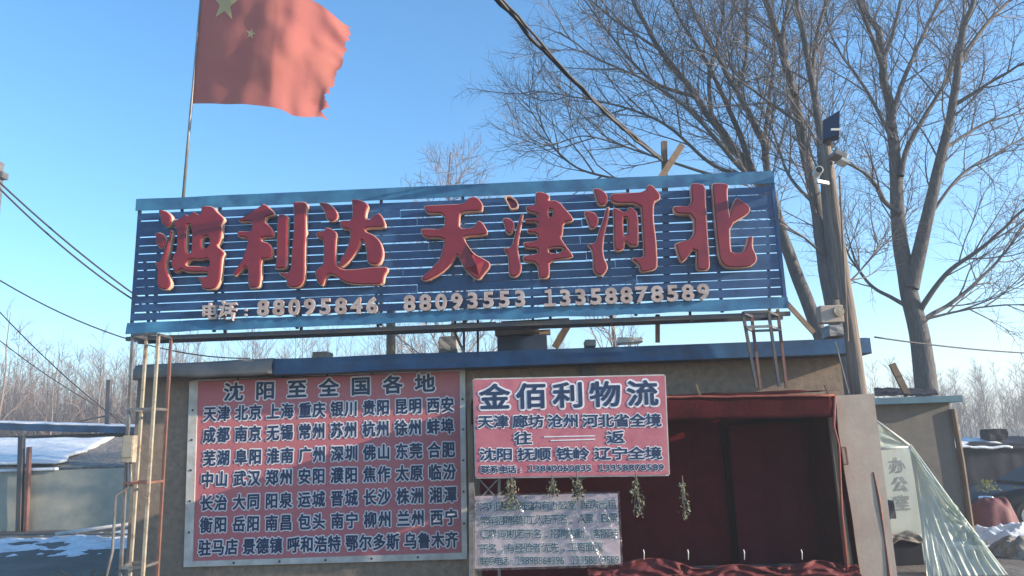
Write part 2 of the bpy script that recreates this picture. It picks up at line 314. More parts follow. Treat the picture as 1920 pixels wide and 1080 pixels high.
def curve_mesh(polys, extrude, bevel, offset):
    c = bpy.data.curves.new('tmp', 'CURVE'); c.dimensions = '2D'; c.fill_mode = 'BOTH'; c.extrude = extrude; c.bevel_depth = bevel; c.bevel_resolution = 1; c.offset = offset
    for p in polys:
        s = c.splines.new('POLY'); s.points.add(len(p)-1); s.use_cyclic_u = True
        for q, (x, y) in zip(s.points, p): q.co = (x, y, 0, 1)
    return curve_out(c)
def curve_out(c):
    o = bpy.data.objects.new('tmp', c); COL.objects.link(o); bpy.context.view_layer.update()
    me = bpy.data.meshes.new_from_object(o.evaluated_get(bpy.context.evaluated_depsgraph_get()))
    v = [tuple(x.co) for x in me.vertices]; f = [tuple(p.vertices) for p in me.polygons]
    bpy.data.objects.remove(o); bpy.data.curves.remove(c); bpy.data.meshes.remove(me)
    return v, f
FY = SY-.115
for ox, oy, comps in CH:
    face, rim = MB(), MB()
    for ci, comp in enumerate(comps):
        if ox == 930 and ci == 0:
            c0 = comp[0]; cm = (sum(p[0] for p in c0)/len(c0), sum(p[1] for p in c0)/len(c0)); inn = [(cm[0]+(p[0]-cm[0])*.72, cm[1]+(p[1]-cm[1])*.74) for p in c0]
            pr_ = [chaikin([(q.x, q.z) for q in (at(ox+a/ZS, oy+b/ZS, FY) for a, b in pl0)]) for pl0 in (c0, inn)]
            v, f = curve_mesh(pr_, .036, .003, -.004); rim.add([(x, FY-z+.048, y) for x, y, z in v], f)
            v, f = curve_mesh([pr_[1]], .004, 0, .002); face.add([(x, FY-z+.08, y) for x, y, z in v], f)
            face.add([at(ox+a/ZS, oy+b/ZS, FY+d) for a, b, d in ((120,165,.03),(215,180,.0),(205,225,.0),(140,232,.02))], [(0,1,2,3)]); continue
        polys = []
        for poly in comp:
            pw = [at(ox+zx/ZS, oy+zy/ZS, FY) for zx, zy in poly]; polys.append(chaikin([(p.x, p.z) for p in pw]))
        v, f = curve_mesh(polys, .012, .010, -.021); face.add([(x, FY-z+.004, y) for x, y, z in v], f)
        v, f = curve_mesh(polys, .036, .003, -.004); rim.add([(x, FY-z+.048, y) for x, y, z in v], f)
    if ox == 775: face.add([at(ox+a/ZS, oy+b/ZS, FY-d) for a, b, d in ((545,560,.01),(640,700,.014),(640,690,.055),(672,800,.05),(770,765,.012),(705,945,.012),(545,845,.014))], [(0,1,2),(1,4,3),(0,3,6),(0,1,3),(3,4,5),(3,5,6)])
    ch = face.build('character', MAT['letter'], sg)
    rim.build('character_rim', MAT['rim'], ch)

# ---- lettering from the built-in font
_gc = {}
def glyph(chr_, off=0., extrude=0., bevel=0.):
    key = (chr_, off, extrude, bevel)
    if key not in _gc:
        c = bpy.data.curves.new('tmp', 'FONT'); c.body = chr_; c.offset = off; c.extrude = extrude; c.bevel_depth = bevel; c.resolution_u = 3
        _gc[key] = curve_out(c)
    return _gc[key]
def bbox(v):
    a = np.array(v); return a.min(0), a.max(0)
_r0, _r1 = bbox(glyph('国')[0]); _d0, _d1 = bbox(glyph('8')[0])
def put(mb, chr_, pos, ax, az, wd, ht, off, extrude=0., bevel=0., fat=0.):
    """one character centred at pos; ax/az = reading and up directions in the wall plane; wd, ht in metres"""
    if chr_ == '1': chr_ = '\uff11'
    v, f = glyph(chr_, off, extrude, bevel)
    if not v: return
    if ord(chr_) > 0x2fff and ord(chr_) < 0xff00: a, b = _r0, _r1
    else:
        q0, q1 = bbox(glyph(chr_)[0]); a = np.array((q0[0], _d0[1], 0)); b = np.array((q1[0], _d1[1], 0))
        if chr_.isalnum(): wd = wd*min(1., (q1[0]-q0[0])/(_d1[0]-_d0[0]))
        else:
            wd = ht*(q1[0]-q0[0])/(_d1[1]-_d0[1])
    cx, cy = (a[0]+b[0])/2, (a[1]+b[1])/2; sx, sy = wd/(b[0]-a[0]), ht/(b[1]-a[1]); nrm = ax.cross(az)
    P2 = [(pos, (x-cx)*sx, (y-cy)*sy, z) for x, y, z in v]
    mb.add([p+ax*x+az*y+nrm*z for p, x, y, z in P2], f)
    if fat:
        ec = {}
        for fc in f:
            for i in range(len(fc)):
                e = (min(fc[i], fc[i-1]), max(fc[i], fc[i-1])); ec[e] = ec.get(e, 0)+1
        k = 0; vs, fs = [], []
        for (i, j), n in ec.items():
            if n != 1: continue
            a2 = Vector((P2[i][1], P2[i][2])); b2 = Vector((P2[j][1], P2[j][2])); d = b2-a2
            if d.length < 1e-7: continue
            d.normalize(); q = Vector((-d.y, d.x)); k += 1; zz = .00002+.000012*(k % 60); o = len(vs); h = fat*.5
            for c2 in (a2-d*h+q*fat*.8, a2-d*fat, a2-d*h-q*fat*.8, a2-q*fat, b2-q*fat, b2+d*h-q*fat*.8, b2+d*fat, b2+d*h+q*fat*.8, b2+q*fat, a2+q*fat)[0:10]:
                vs.append(pos+ax*c2.x+az*c2.y+nrm*zz)
            fs.append(tuple(range(o, o+10)))
        mb.add(vs, fs)
def row(mbs, text, x0, y0, x1, y1, wpx, hpx, Y, space=.28, narrow=None):
    """mbs = list of (builder, bold offset, y shift). text runs from (x0,y0) to (x1,y1) in the sign's plane"""
    adv = []; t = 0
    for c in text:
        if c == ' ': t += space; continue
        adv.append((c, t)); t += 1
    tot = adv[-1][1] or 1
    A, B = at(x0, y0, Y), at(x1, y1, Y); ax = (B-A).normalized() if tot > 0 and (B-A).length > 1e-6 else Vector((1,0,0)); az = Vector((-ax.z, 0, ax.x)); k = (A-CAM).dot(_fw)/FPX
    for c, t in adv:
        P = A.lerp(B, t/tot)
        for mb, off, dy in mbs:
            if c in '：:': put(mb, ':', P+Vector((0, dy, 0)), ax, az, wpx*k, hpx*k*.8, 0, fat=off*hpx*k)
            else: put(mb, c, P+Vector((0, dy, 0)), ax, az, wpx*k, hpx*k, 0, fat=off*hpx*k)

# phone numerals: raised, one object each
def raised(text, x0, y0, x1, y1, wpx, hpx, name):
    A, B = at(x0, y0, SY-.05), at(x1, y1, SY-.05); ax = (B-A).normalized() if len(text) > 1 else Vector((1, 0, .0)); az = Vector((-ax.z, 0, ax.x)); k = (A-CAM).dot(_fw)/FPX
    for i, c in enumerate(text):
        mb = MB(); put(mb, c, A.lerp(B, i/max(1, len(text)-1))+Vector((0, -.0, 0)), ax, az, wpx*k, hpx*k, .03, .022, .004); mb.build(name, MAT['numeral'], sg)
raised('88095846', 494, 578, 698, 573, 19, 29, 'numeral')
raised('88093553', 768, 569, 975, 560, 19, 29, 'numeral')
raised('13358878589', 1031, 560, 1318, 548, 20, 29, 'numeral')
raised('电', 394, 585, 395, 585, 27, 29, 'numeral')
raised(':', 462, 583, 463, 583, 6, 20, 'numeral')
mb = MB(); P = at(427, 583, SY-.07); put(mb, '话', P, Vector((math.cos(.2), 0, -math.sin(.2))), Vector((math.sin(.2), 0, math.cos(.2))), .18, .2, .03, .022, .004); mb.build('numeral', MAT['numeral'], sg)

# ------------------------------------------------------------------ towers that carry the sign
def tower(legs, y0, y1, bars, label, mats, zend=-.05):
    """legs: four (px_top,py_top,px_bottom,py_bottom): front-left, back-left, front-right, back-right"""
    Ys = (y0, y1, y0, y1); base = at(legs[0][2], legs[0][3], y0); t = thing('lattice_tower', (base.x+.2, (y0+y1)/2, 0), label, 'sign support', 'towers carrying the roof sign'); L = []
    for (a, b, c, d), Y, mt in zip(legs, Ys, mats):
        p, q = at(a, b, Y), at(c, d, Y); dirn = (q-p); q = p+dirn*((p.z-zend)/(p.z-q.z)); m = MB(); m.bar(p, q, .031, .031); m.build('leg', MAT[mt], t); L.append((p, q))
    def pt(i, z): p, q = L[i]; return p.lerp(q, (p.z-z)/(p.z-q.z))
    for k, (z, mt) in enumerate(bars):
        m = MB()
        for i, j in ((0,2),(1,3),(0,1),(2,3)): m.bar(pt(i, z)+Vector((0, -.03 if i == 0 and j == 2 else 0, 0)), pt(j, z)+Vector((0, -.03 if i == 0 and j == 2 else 0, 0)), .028, .026)
        m.build('cross_bar', MAT[mt], t)
    return t
tower([(249,630,226,1078),(275,630,244,1078),(297,630,268,1078),(321,630,295,1078)], -1.0, -.68, [(3.06,'steel'),(2.2,'greysteel'),(1.38,'rust'),(.48,'greysteel')],
      'four legged steel lattice tower at the left end of the slatted sign', ('greysteel','cream','cream','rust'))
tower([(1393,588,1421,740),(1408,583,1427,740),(1441,585,1463,740),(1458,580,1476,740)], -1.0, -.68, [(3.05,'steel'),(2.88,'greysteel')],
      'dark steel lattice tower rising behind the red porch at the right end of the sign', ('steel','rust','steel','rust'), zend=2.2)
P = at(243, 842, -1.06); m = MB(); m.box(P, (.13, .09, .3)); t = m.build('meter_box', MAT['cream'], bevel=.008); tag(t, 'cream electric meter box clamped to the left sign tower', 'meter box')
m = MB(); m.box(P+Vector((0, -.048, .02)), (.105, .008, .22)); m.build('cover', MAT['cream'], t)
m = MB(); m.tube([P+Vector((.0, .04, -.15)), P+Vector((.02, .05, -.4)), P+Vector((-.14, .03, -.5)), P+Vector((-.13, .03, -1.1)), P+Vector((-.2, .02, -1.5))], .017, 8); m.build('conduit', MAT['greysteel'], t, smooth=True)

# ------------------------------------------------------------------ city banner on the wall
def outlined(par, rows, Y, ink, under=.115, bold=.036):
    a, b = MB(), MB()
    for rr in rows: row([(a, under, -.004), (b, bold, -.0075)], *rr[:7], Y, **(rr[7] if len(rr) > 7 else {}))
    a.build('letter_outline', MAT['white'], par); return b.build('lettering', MAT[ink], par)
BY = -.05
q = [at(362, 1052, BY), at(866, 1036, BY), at(862, 696, BY), at(372, 712, BY)]
t = thing('city_banner', (q[0].x*.5+q[1].x*.5, BY, q[0].z), 'large red banner listing Chinese city names in a white frame on the wall', 'banner')
m = MB(); m.sheet(*q, 40, 28, lambda u, v, p: (0, .002*noise.noise(p*2.2), 0)); m.build('vinyl_sheet', MAT['banner'], t, smooth=True)
Z3 = lambda zx, zy: (330+zx/2.77, 690+zy/2.77)
rows = [('沈阳至全国各地', *Z3(300, 125), *Z3(1293, 80), 32, 31)]
for s_, xa, ya, xb, yb in [('天津 北京 上海 重庆 银川 贵阳 昆明 西安', 177,240,1410,192), ('成都 南京 无锡 常州 苏州 杭州 徐州 蚌埠', 175,350,1410,303), ('芜湖 阜阳 淮南 广州 深圳 佛山 东莞 合肥', 175,470,1415,425),
                           ('中山 武汉 郑州 安阳 濮阳 焦作 太原 临汾', 165,580,1420,540), ('长治 大同 阳泉 运城 晋城 长沙 株洲 湘潭', 160,703,1425,658), ('衡阳 岳阳 南昌 包头 南宁 柳州 兰州 西宁', 158,817,1430,775),
                           ('驻马店 景德镇 呼和浩特 鄂尔多斯 乌鲁木齐', 150,935,1432,892)]:
    rows.append((s_, *Z3(xa, ya), *Z3(xb, yb), 20.5, 26))
outlined(t, rows, BY, 'ink')
o_ = [at(345, 1063, BY), at(876, 1048, BY), at(872, 689, BY), at(356, 716, BY)]
for i in range(4):
    a, b, c, d = o_[i], o_[(i+1) % 4], q[(i+1) % 4], q[i]; m = MB(); yy = Vector((0, -.014 if i % 2 else -.011, 0)); y2 = Vector((0, .03, 0))
    m.add([a+yy, b+yy, c+yy, d+yy, a+y2, b+y2, c+y2, d+y2], [(0,1,2,3),(7,6,5,4),(0,4,5,1),(1,5,6,2),(2,6,7,3),(3,7,4,0)]); fr = m.build('frame_rail', MAT['frame'], t)
    for k in range(1, 6):
        sm = MB(); p = ((a+d)/2).lerp((b+c)/2, k/6); sm.box(p+yy+Vector((0, -.003, 0)), (.022, .008, .022)); sm.build('screw', MAT['screw'], fr)
# ------------------------------------------------------------------ pink freight signboard
PY = -1.21
Z4 = lambda zx, zy: (870+zx/2.77, 690+zy/2.77)
q = [at(893, 895, PY), at(1254, 890, PY), at(1246, 704, PY), at(888, 712, PY)]
t = thing('freight_signboard', (q[0].x*.5+q[1].x*.5, PY, q[0].z), 'bright pink freight company signboard with blue lettering above the hanging plants', 'sign')
m = MB(); m.sheet(*q, 20, 14, lambda u, v, p: (0, .0015*noise.noise(p*2.), 0)); m.build('printed_face', MAT['banner_pink'], t, smooth=True)
m = MB()
for i in range(4): m.bar(q[i]+Vector((0, .022, 0)), q[(i+1) % 4]+Vector((0, .022, 0)), .026, .03)
m.build('back_frame', MAT['frame'], t)
outlined(t, [('金佰利物流', *Z4(160,152), *Z4(927,133), 49, 43), ('天津 廊坊 沧州 河北省全境', *Z4(112,280), *Z4(985,272), 25, 22, dict(space=.22)), ('往', *Z4(307,365), *Z4(307,365), 29, 22), ('返', *Z4(788,360), *Z4(788,360), 29, 22),
             ('沈阳 抚顺 铁岭 辽宁全境', *Z4(124,450), *Z4(985,443), 27, 21, dict(space=.28)), ('联系电话:', *Z4(112,527), *Z4(296,526), 15, 13), ('13840060835', *Z4(350,522), *Z4(650,519), 9, 11), ('13358878589', *Z4(715,518), *Z4(1025,515), 9, 11)], PY, 'ink')
m = MB()
for za, zb in (((415,358),(680,352)), ((450,377),(680,370))):
    a, b = at(*Z4(*za), PY), at(*Z4(*zb), PY); m.bar(a+Vector((0,-.004,0)), b+Vector((0,-.004,0)), .012, .004)
m.build('double_rule', MAT['white'], t)
# ------------------------------------------------------------------ wrapped notice
NY = -1.17
q = [at(890, 1066, NY), at(1164, 1058, NY), at(1158, 925, NY), at(890, 930, NY)]
t = thing('hiring_notice', (q[0].x*.5+q[1].x*.5, NY, q[0].z), 'pale hiring notice wrapped in crinkled clear plastic beneath the pink signboard', 'notice')
m = MB(); m.sheet(*q, 16, 10); m.build('printed_face', MAT['banner_pale'], t, solid=.008)
outlined(t, [('鸿利达物流园内有办公室 库房出租', *Z4(105,722), *Z4(768,708), 15, 16, dict(space=.5)), ('常年招聘装卸工人若干名. A票.B票', *Z4(105,795), *Z4(775,778), 15, 16, dict(space=.3)), ('C票 司机若干名，招聘内勤，客服若', *Z4(105,862), *Z4(778,860), 15, 16, dict(space=.4)),
             ('干名，有经验者优先，工资面议', *Z4(105,938), *Z4(700,928), 15, 16), ('联系电话:', *Z4(105,1003), *Z4(250,1001), 14, 14), ('13898864396', *Z4(283,1000), *Z4(510,999), 7.5, 14), ('13358878589', *Z4(567,998), *Z4(795,995), 7.5, 14)], NY-.005, 'ink2', under=.075, bold=.02)
FOLDS = [(.47, .55, .43, .1, .05), (.68, .78, .86, .05, .06), (.62, .62, .72, .0, .035), (.80, .42, .93, .1, .05), (.30, .9, .36, .55, .03), (.88, .75, .97, .3, .05), (.12, .5, .17, .2, .03), (.55, .3, .74, .28, .04), (.2, .95, .55, .8, .03)]
def crinkle(u, v, p):
    h = .012*noise.noise(Vector((p.x*9+p.z*5, p.z*6, 9)))+.006*noise.noise(Vector((p.x*24, p.z*20, 2)))
    for x0, y0, x1, y1, a in FOLDS:
        dx, dy = x1-x0, y1-y0; t = max(0, min(1, ((u-x0)*dx+(v-y0)*dy)/(dx*dx+dy*dy))); d = math.hypot(u-x0-dx*t, (v-y0-dy*t)*.5)
        h += a*max(0, 1-d/(.012+.035*t))
    return (0, -.025-h, 0)
m = MB(); m.sheet(q[0]+Vector((-.02,0,-.02)), q[1]+Vector((.02,0,-.02)), q[2]+Vector((.02,0,.02)), q[3]+Vector((-.02,0,.02)), 130, 70, crinkle); m.build('plastic_wrap', MAT['wrap'], t, smooth=True)
# hanging plants under the pink sign
def leafclump(mb, P, h, wd, n, rnd, size):
    for i in range(n):
        z = rnd.random(); c = P+Vector((rnd.gauss(0, wd*(.35+.3*z)), rnd.gauss(0, .04), -h*z)); d = Vector((rnd.gauss(0,1), rnd.gauss(0,1), rnd.gauss(-.4,1))).normalized(); e = d.orthogonal().normalized(); L = size*rnd.uniform(.6, 1.3)
        mb.add([c, c+d*L*.5+e*L*.22, c+d*L, c+d*L*.5-e*L*.22], [(0,1,2,3)])
rnd = random.Random(11)
for (px, py, hh, ww, n, lab) in [(958,898,.28,.085,150,'leftmost dry leafy bunch hanging below the pink signboard'), (1036,900,.17,.045,60,'thin dry leafy bunch, second from left below the pink signboard'), (1082,896,.23,.065,110,'bushy dry leafy bunch hanging above the right half of the wrapped notice'),
                           (1193,896,.38,.06,130,'long dry leafy bunch hanging just right of the wrapped notice'), (1280,903,.36,.04,90,'lone dry leafy bunch hanging right of the pink signboard in the dark porch')]:
    P = at(px, py, -1.3); t = thing('hanging_plant', (P.x, P.y, P.z-hh), lab, 'plant', 'dry plants hung along the porch front')
    m = MB(); leafclump(m, P, hh, ww, n, rnd, .045); m.build('leaves', MAT['leaf'], t)
    m = MB()
    for k in range(4): m.tube([P+Vector((0,0,.06)), P+Vector((rnd.gauss(0,.02), 0, -hh*.5)), P+Vector((rnd.gauss(0,ww*.6), rnd.gauss(0,.02), -hh))], .004, 4)
    m.build('stem', MAT['twig'], t)

# ------------------------------------------------------------------ red cloth porch
FYP = -1.13
def wr(a, f1=2.5, f2=7., seed=0.):
    return lambda u, v, p: (0, a*noise.noise(Vector((p.x*f1, seed, p.z*f1*.6)))+a*.4*noise.noise(Vector((p.x*f2, seed, p.z*2))), 0)
pl, pr, ptop = at(884, 900, FYP).x, at(1566, 745, FYP).x, at(1400, 743, FYP).z
pb = at(1592, 1078, FYP); t = thing('cloth_porch', ((pl+pr)/2, FYP/2, 0), 'dark red cloth porch with a timber frame around the office doorway', 'porch')
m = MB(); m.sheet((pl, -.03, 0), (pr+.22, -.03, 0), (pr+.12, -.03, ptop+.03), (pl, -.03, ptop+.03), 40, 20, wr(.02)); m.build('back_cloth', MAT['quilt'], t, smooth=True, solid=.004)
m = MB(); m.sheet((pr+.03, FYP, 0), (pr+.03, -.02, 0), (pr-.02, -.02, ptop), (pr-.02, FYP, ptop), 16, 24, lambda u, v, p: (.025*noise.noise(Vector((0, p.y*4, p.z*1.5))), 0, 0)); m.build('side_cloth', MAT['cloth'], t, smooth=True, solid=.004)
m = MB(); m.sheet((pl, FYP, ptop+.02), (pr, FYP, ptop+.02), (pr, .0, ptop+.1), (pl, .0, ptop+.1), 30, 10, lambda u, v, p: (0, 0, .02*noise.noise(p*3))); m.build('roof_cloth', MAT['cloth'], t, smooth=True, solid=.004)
a, b = at(884, 750, FYP-.03), at(1563, 741, FYP-.03); c, d = at(1563, 782, FYP-.03), at(884, 795, FYP-.03)
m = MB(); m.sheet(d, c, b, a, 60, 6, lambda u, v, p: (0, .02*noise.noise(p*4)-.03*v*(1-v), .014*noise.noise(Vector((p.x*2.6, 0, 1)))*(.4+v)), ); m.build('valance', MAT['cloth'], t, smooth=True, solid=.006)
m = MB(); m.tube([a.lerp(b, k/24)+Vector((0, -.015, .018*noise.noise(Vector((k*.5, 2, 0))))) for k in range(25)], .014, 8); m.build('hem_roll', MAT['hem'], t, smooth=True)
m = MB(); m.tube([at(1565, 742, FYP-.03), at(1563, 800, FYP-.03), at(1573, 835, FYP-.05), at(1578, 960, FYP-.03), at(1590, 1090, FYP-.03)], [.018,.016,.012,.016,.022], 8); m.build('side_hem', MAT['hem'], t, smooth=True)
m = MB(); m.bar((pl, FYP, 0), (pl, FYP, ptop), .06); m.bar((pl, FYP+.02, ptop-.03), (pr, FYP+.02, ptop-.03), .05); m.bar((pr-.06, FYP+.04, 0), (pr-.06, FYP+.04, ptop), .05); m.build('timber_frame', MAT['timber'], t)
# door
dl, dr, dt = at(1362, 800, -.05).x, at(1530, 800, -.05).x, at(1450, 792, -.05).z
m = MB(); m.bx(dl-.07, dl, -.13, -.05, 0, dt+.07); m.bx(dr, dr+.07, -.13, -.05, 0, dt+.07); m.bx(dl, dr, -.13, -.05, dt, dt+.07); m.build('door_frame', MAT['doorfr'], t, bevel=.006)
m = MB(); m.sheet((dl, -.08, 0), (dr, -.08, 0), (dr, -.08, dt), (dl, -.08, dt), 24, 20, lambda u, v, p: (0, .03*math.sin(u*math.pi*5)*(1-v*.6)+.01*noise.noise(p*4), 0)); m.build('door_curtain', MAT['doorcl'], t, smooth=True, solid=.01)
for px in (1207, 1290, 1395, 1503):
    m = MB(); p = at(px, 1040, FYP-.08); m.tube([p+Vector((0,0,.05)), p+Vector((.004,-.008,.02)), p+Vector((0,0,-.05))], [.005,.006,.003], 6); m.build('tie', MAT['plastic'], t)
for px in (1310, 1552):
    p = at(px, 738, FYP-.04); m = MB(); m.bar(p+Vector((.02,0,-.04)), p+Vector((-.02,0,.1)), .025); m.build('tie_peg', MAT['timber'], t)
p = at(1103, 693, -.03); m = MB(); m.box(p, (.17, .06, .14)); m.bar(p+Vector((-.06,-.035,-.05)), p+Vector((.06,-.035,.05)), .02); tag(m.build('wall_bracket', MAT['steel']), 'small dark bracket box fixed to the wall just above the pink signboard', 'bracket')
# steel post with brace left of the notice
# lower cloth barrier
t = thing('cloth_barrier', (at(1350,1060,-1.1).x, -1.1, 0), 'low sagging red cloth barrier tied across the front of the porch', 'barrier')
a, b = at(1100, 1068, -1.08), at(1600, 1052, -1.08)
def sag(u, v, p):
    h = .11*math.exp(-((u-.2)/.16)**2)*v+.025*math.cos(u*22)*v+.03*noise.noise(Vector((u*9, 2, 0)))*v; f_ = 0
    for uk, vk, st_ in ((.36, .72, .05), (.72, .8, .04), (.1, .85, .04), (.94, .75, .05)):
        du, dv = (u-uk)*3.2, v-vk; g_ = math.hypot(du, dv); f_ += st_*math.cos(math.atan2(dv, du)*9+uk*20)*max(0, 1-g_/.7)*min(1, g_*5)
    n_ = noise.noise(Vector((p.x*2.6+v*2, v*4, 4))); n2_ = noise.noise(Vector((p.x*7-v*3, v*7, 8)))
    return (0, -.07*math.sin(v*2.5)-f_-.06*(1-min(1, abs(n_)*3))-.025*(1-min(1, abs(n2_)*3)), h)
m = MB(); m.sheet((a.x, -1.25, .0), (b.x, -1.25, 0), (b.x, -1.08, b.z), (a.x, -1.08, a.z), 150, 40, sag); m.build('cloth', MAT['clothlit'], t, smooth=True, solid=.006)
m = MB(); m.tube([a+Vector((.1, .08, -.02)), b+Vector((0, .08, -.04))], .018, 8); m.build('rail', MAT['lumber'], t)
# plywood panel
q = [at(1592, 1085, -1.0), at(1682, 1085, -1.0), at(1637, 738, -1.0), at(1566, 742, -1.0)]
q[0] = q[3]+(q[0]-q[3])*(q[3].z/(q[3].z-q[0].z)); q[1] = q[2]+(q[1]-q[2])*(q[2].z/(q[2].z-q[1].z))
t = thing('plywood_panel', (q[0].x+.3, -1, 0), 'weathered plywood panel with a hasp standing right of the red porch', 'panel')
m = MB(); m.add([p+Vector((0, dy, 0)) for dy in (-.015, .015) for p in q], [(0,1,2,3),(7,6,5,4),(0,4,5,1),(1,5,6,2),(2,6,7,3),(3,7,4,0)]); m.build('sheet', MAT['plywood'], t)
p = at(1580, 855, -1.03); m = MB()
for a, b in (((-.04,.09),(.04,.09)), ((.04,.09),(.045,-.09)), ((.045,-.09),(-.01,-.09))): m.bar(p+Vector((a[0],0,a[1])), p+Vector((b[0],0,b[1])), .016, .014)
m.build('hasp', MAT['rust'], t)
m = MB(); m.tube([at(1637, 885, -1.0), at(1648, 940, -1.0), at(1658, 1010, -1.0), at(1668, 1090, -1.0)], [.022,.028,.022,.03], 6); m.build('edge_batten', MAT['rust'], t)
m = MB(); m.bar(at(884, 905, -1.22), at(884, 1085, -1.22)+Vector((0,0,-.1)), .05); m.bar(at(900, 900, -1.1), at(932, 935, -1.1), .014); m.bar(at(932, 900, -1.1), at(900, 935, -1.1), .014); m.bar(at(936, 880, -1.08), at(936, 1085, -1.08), .03)
tag(m.build('steel_post', MAT['greysteel']), 'grey steel post with a small cross brace left of the wrapped notice', 'post')

# ------------------------------------------------------------------ things on the roof
RZ = 2.86
def roofpt(px, py, Y): p = at(px, py, Y); return p
p = at(733, 655, .25); t = thing('flue_pipe', (p.x, .25, 2.8), 'cream flue pipe standing on the roof beneath the first gap of the sign', 'pipe')
m = MB(); m.tube([(p.x, .25, 2.75), (p.x, .25, 3.5)], .062, 16); m.build('pipe', MAT['cream'], t, smooth=True); m = MB(); m.tube([(p.x, .25, 2.79), (p.x, .25, 2.83)], .1, 16); m.build('collar', MAT['felt'], t)
p = at(978, 635, .3); t = thing('roof_tank', (p.x, .3, 2.8), 'dark navy steel tank on the roof with timber planks laid on top', 'tank')
l_, r_, zt = at(932, 640, .1).x, at(1026, 640, .1).x, at(978, 628, .1).z
m = MB(); m.bx(l_, r_, .1, .7, 2.79, zt); m.build('tank', MAT['darkbox'], t, bevel=.01)
m = MB(); m.bar((l_-.02, .12, zt+.03), (r_-.1, .12, zt+.045), .06, .14); m.bar((l_+.03, .3, zt+.04), (r_+.05, .3, zt+.05), .06, .14); m.build('plank', MAT['timber2'], t)
m = MB(); m.bar((l_, .08, zt+.09), (r_-.02, .08, zt+.11), .06, .08); m.bar((l_+.06, .2, zt+.17), (r_+.3, .2, zt+.18), .06, .08); m.build('bearer', MAT['steel'], t)
m = MB(); m.bar(at(1040, 652, .1), at(1066, 608, .1), .09, .03); tag(m.build('timber_prop', MAT['timber']), 'slanted timber prop leaning just right of the dark roof tank', 'prop')
t = thing('pipe_stand', (at(885,650,.1).x, .1, 2.8), 'pair of thin dark uprights with cross rails left of the roof tank', 'stand')
m = MB()
for px in (870, 896): m.bar(at(px, 660, .1), at(px, 600, .1), .03)
m.bar(at(845, 608, .1), at(930, 605, .1), .02); m.bar(at(860, 616, .13), at(930, 615, .13), .02); m.build('rail', MAT['steel'], t)
m = MB(); m.bar(at(872, 665, .06), at(850, 618, .06), .035, .02); m.build('leaning_board', MAT['greysteel'], t)
def lump(name, px, py, Y, sx, sz, mat, lab, cat, seed, depth=.25):
    p = at(px, py, Y); bm = bmesh.new(); bmesh.ops.create_cube(bm, size=1); bmesh.ops.subdivide_edges(bm, edges=bm.edges[:], cuts=2, use_grid_fill=True)
    for v in bm.verts: v.co = Vector((v.co.x*sx, v.co.y*depth, v.co.z*sz))*(1+.16*noise.noise(v.co*3+Vector((seed, 0, 0))))
    bm.verts.index_update(); mb = MB(); mb.add([v.co+p for v in bm.verts], [tuple(v.index for v in f.verts) for f in bm.faces]); bm.free()
    return tag(mb.build(name, MAT[mat], bevel=.01), lab, cat)
lump('brick_chimney', 842, 648, .6, .24, .22, 'grey', 'squat grey block stack on the roof left of the thin uprights', 'chimney', 1, .3)
lump('loose_brick', 605, 668, -.1, .2, .09, 'felt', 'dark rounded lump lying on the roof edge left of the flue pipe', 'brick', 2)
lump('roof_weight', 1106, 645, -.1, .14, .08, 'grey', 'single grey brick weighing down the roof edge right of the tank', 'brick', 3)
lump('snow_lump', 1180, 640, -.05, .3, .06, 'snow', 'small white snow lump on the roof edge below the telephone number', 'snow', 4)
m = MB(); m.bar(at(1158, 636, .1), at(1204, 637, .1), .04, .1); tag(m.build('roof_plank', MAT['felt']), 'short dark plank lying on the roof behind the snow lump', 'plank')
m = MB(); m.bar(at(1233, 642, -.38), at(1233, 590, -.38), .05, .05); tag(m.build('sign_strut', MAT['rust']), 'lone thin upright strut between roof edge and sign bottom right of centre', 'strut')

# ------------------------------------------------------------------ timber cross above the sign, with cable bundle
t = thing('cable_post', tuple(at(1251, 560, -.34)), 'dark timber post with a pale slanted brace rising above the sign top', 'post')
m = MB(); m.bar(at(1245, 266, -.34), at(1251, 560, -.34), .07); m.build('post', MAT['timber'], t)
m = MB(); m.bar(at(1279, 272, -.41), at(1236, 338, -.41), .08, .05); m.build('brace', MAT['timber2'], t)
def wire(p0, p1, sagm, r=.012, n=24, jit=0., seed=0):
    pts = []
    for k in range(n+1):
        s = k/n; p = Vector(p0).lerp(Vector(p1), s); p.z -= sagm*4*s*(1-s)
        if jit: p += Vector((noise.noise(Vector((s*14, seed, 0))), noise.noise(Vector((s*14, seed, 5))), noise.noise(Vector((s*14, seed, 9)))))*jit
        pts.append(p)
    mb = MB(); mb.tube(pts, r, 6); return mb
bun = [(938,-4,1240,296,'uppermost black cable of the sagging bundle running to the timber post',.016), (946,-2,1241,300,'thick middle black cable of the sagging bundle running to the timber post',.022), (956,-6,1243,304,'lowest black cable of the sagging bundle running to the timber post',.015)]
for i, (a, b, c, d, lab, r) in enumerate(bun):
    p1 = at(c, d, -.40); p0 = at(a, b, -2.5); p0 = p1+(p0-p1)*1.25
    tag(wire(p0, p1, .12+.03*i, r, 30, .04, i).build('overhead_cable', MAT['cable'], smooth=True), lab, 'cable', 'cables at the timber post')
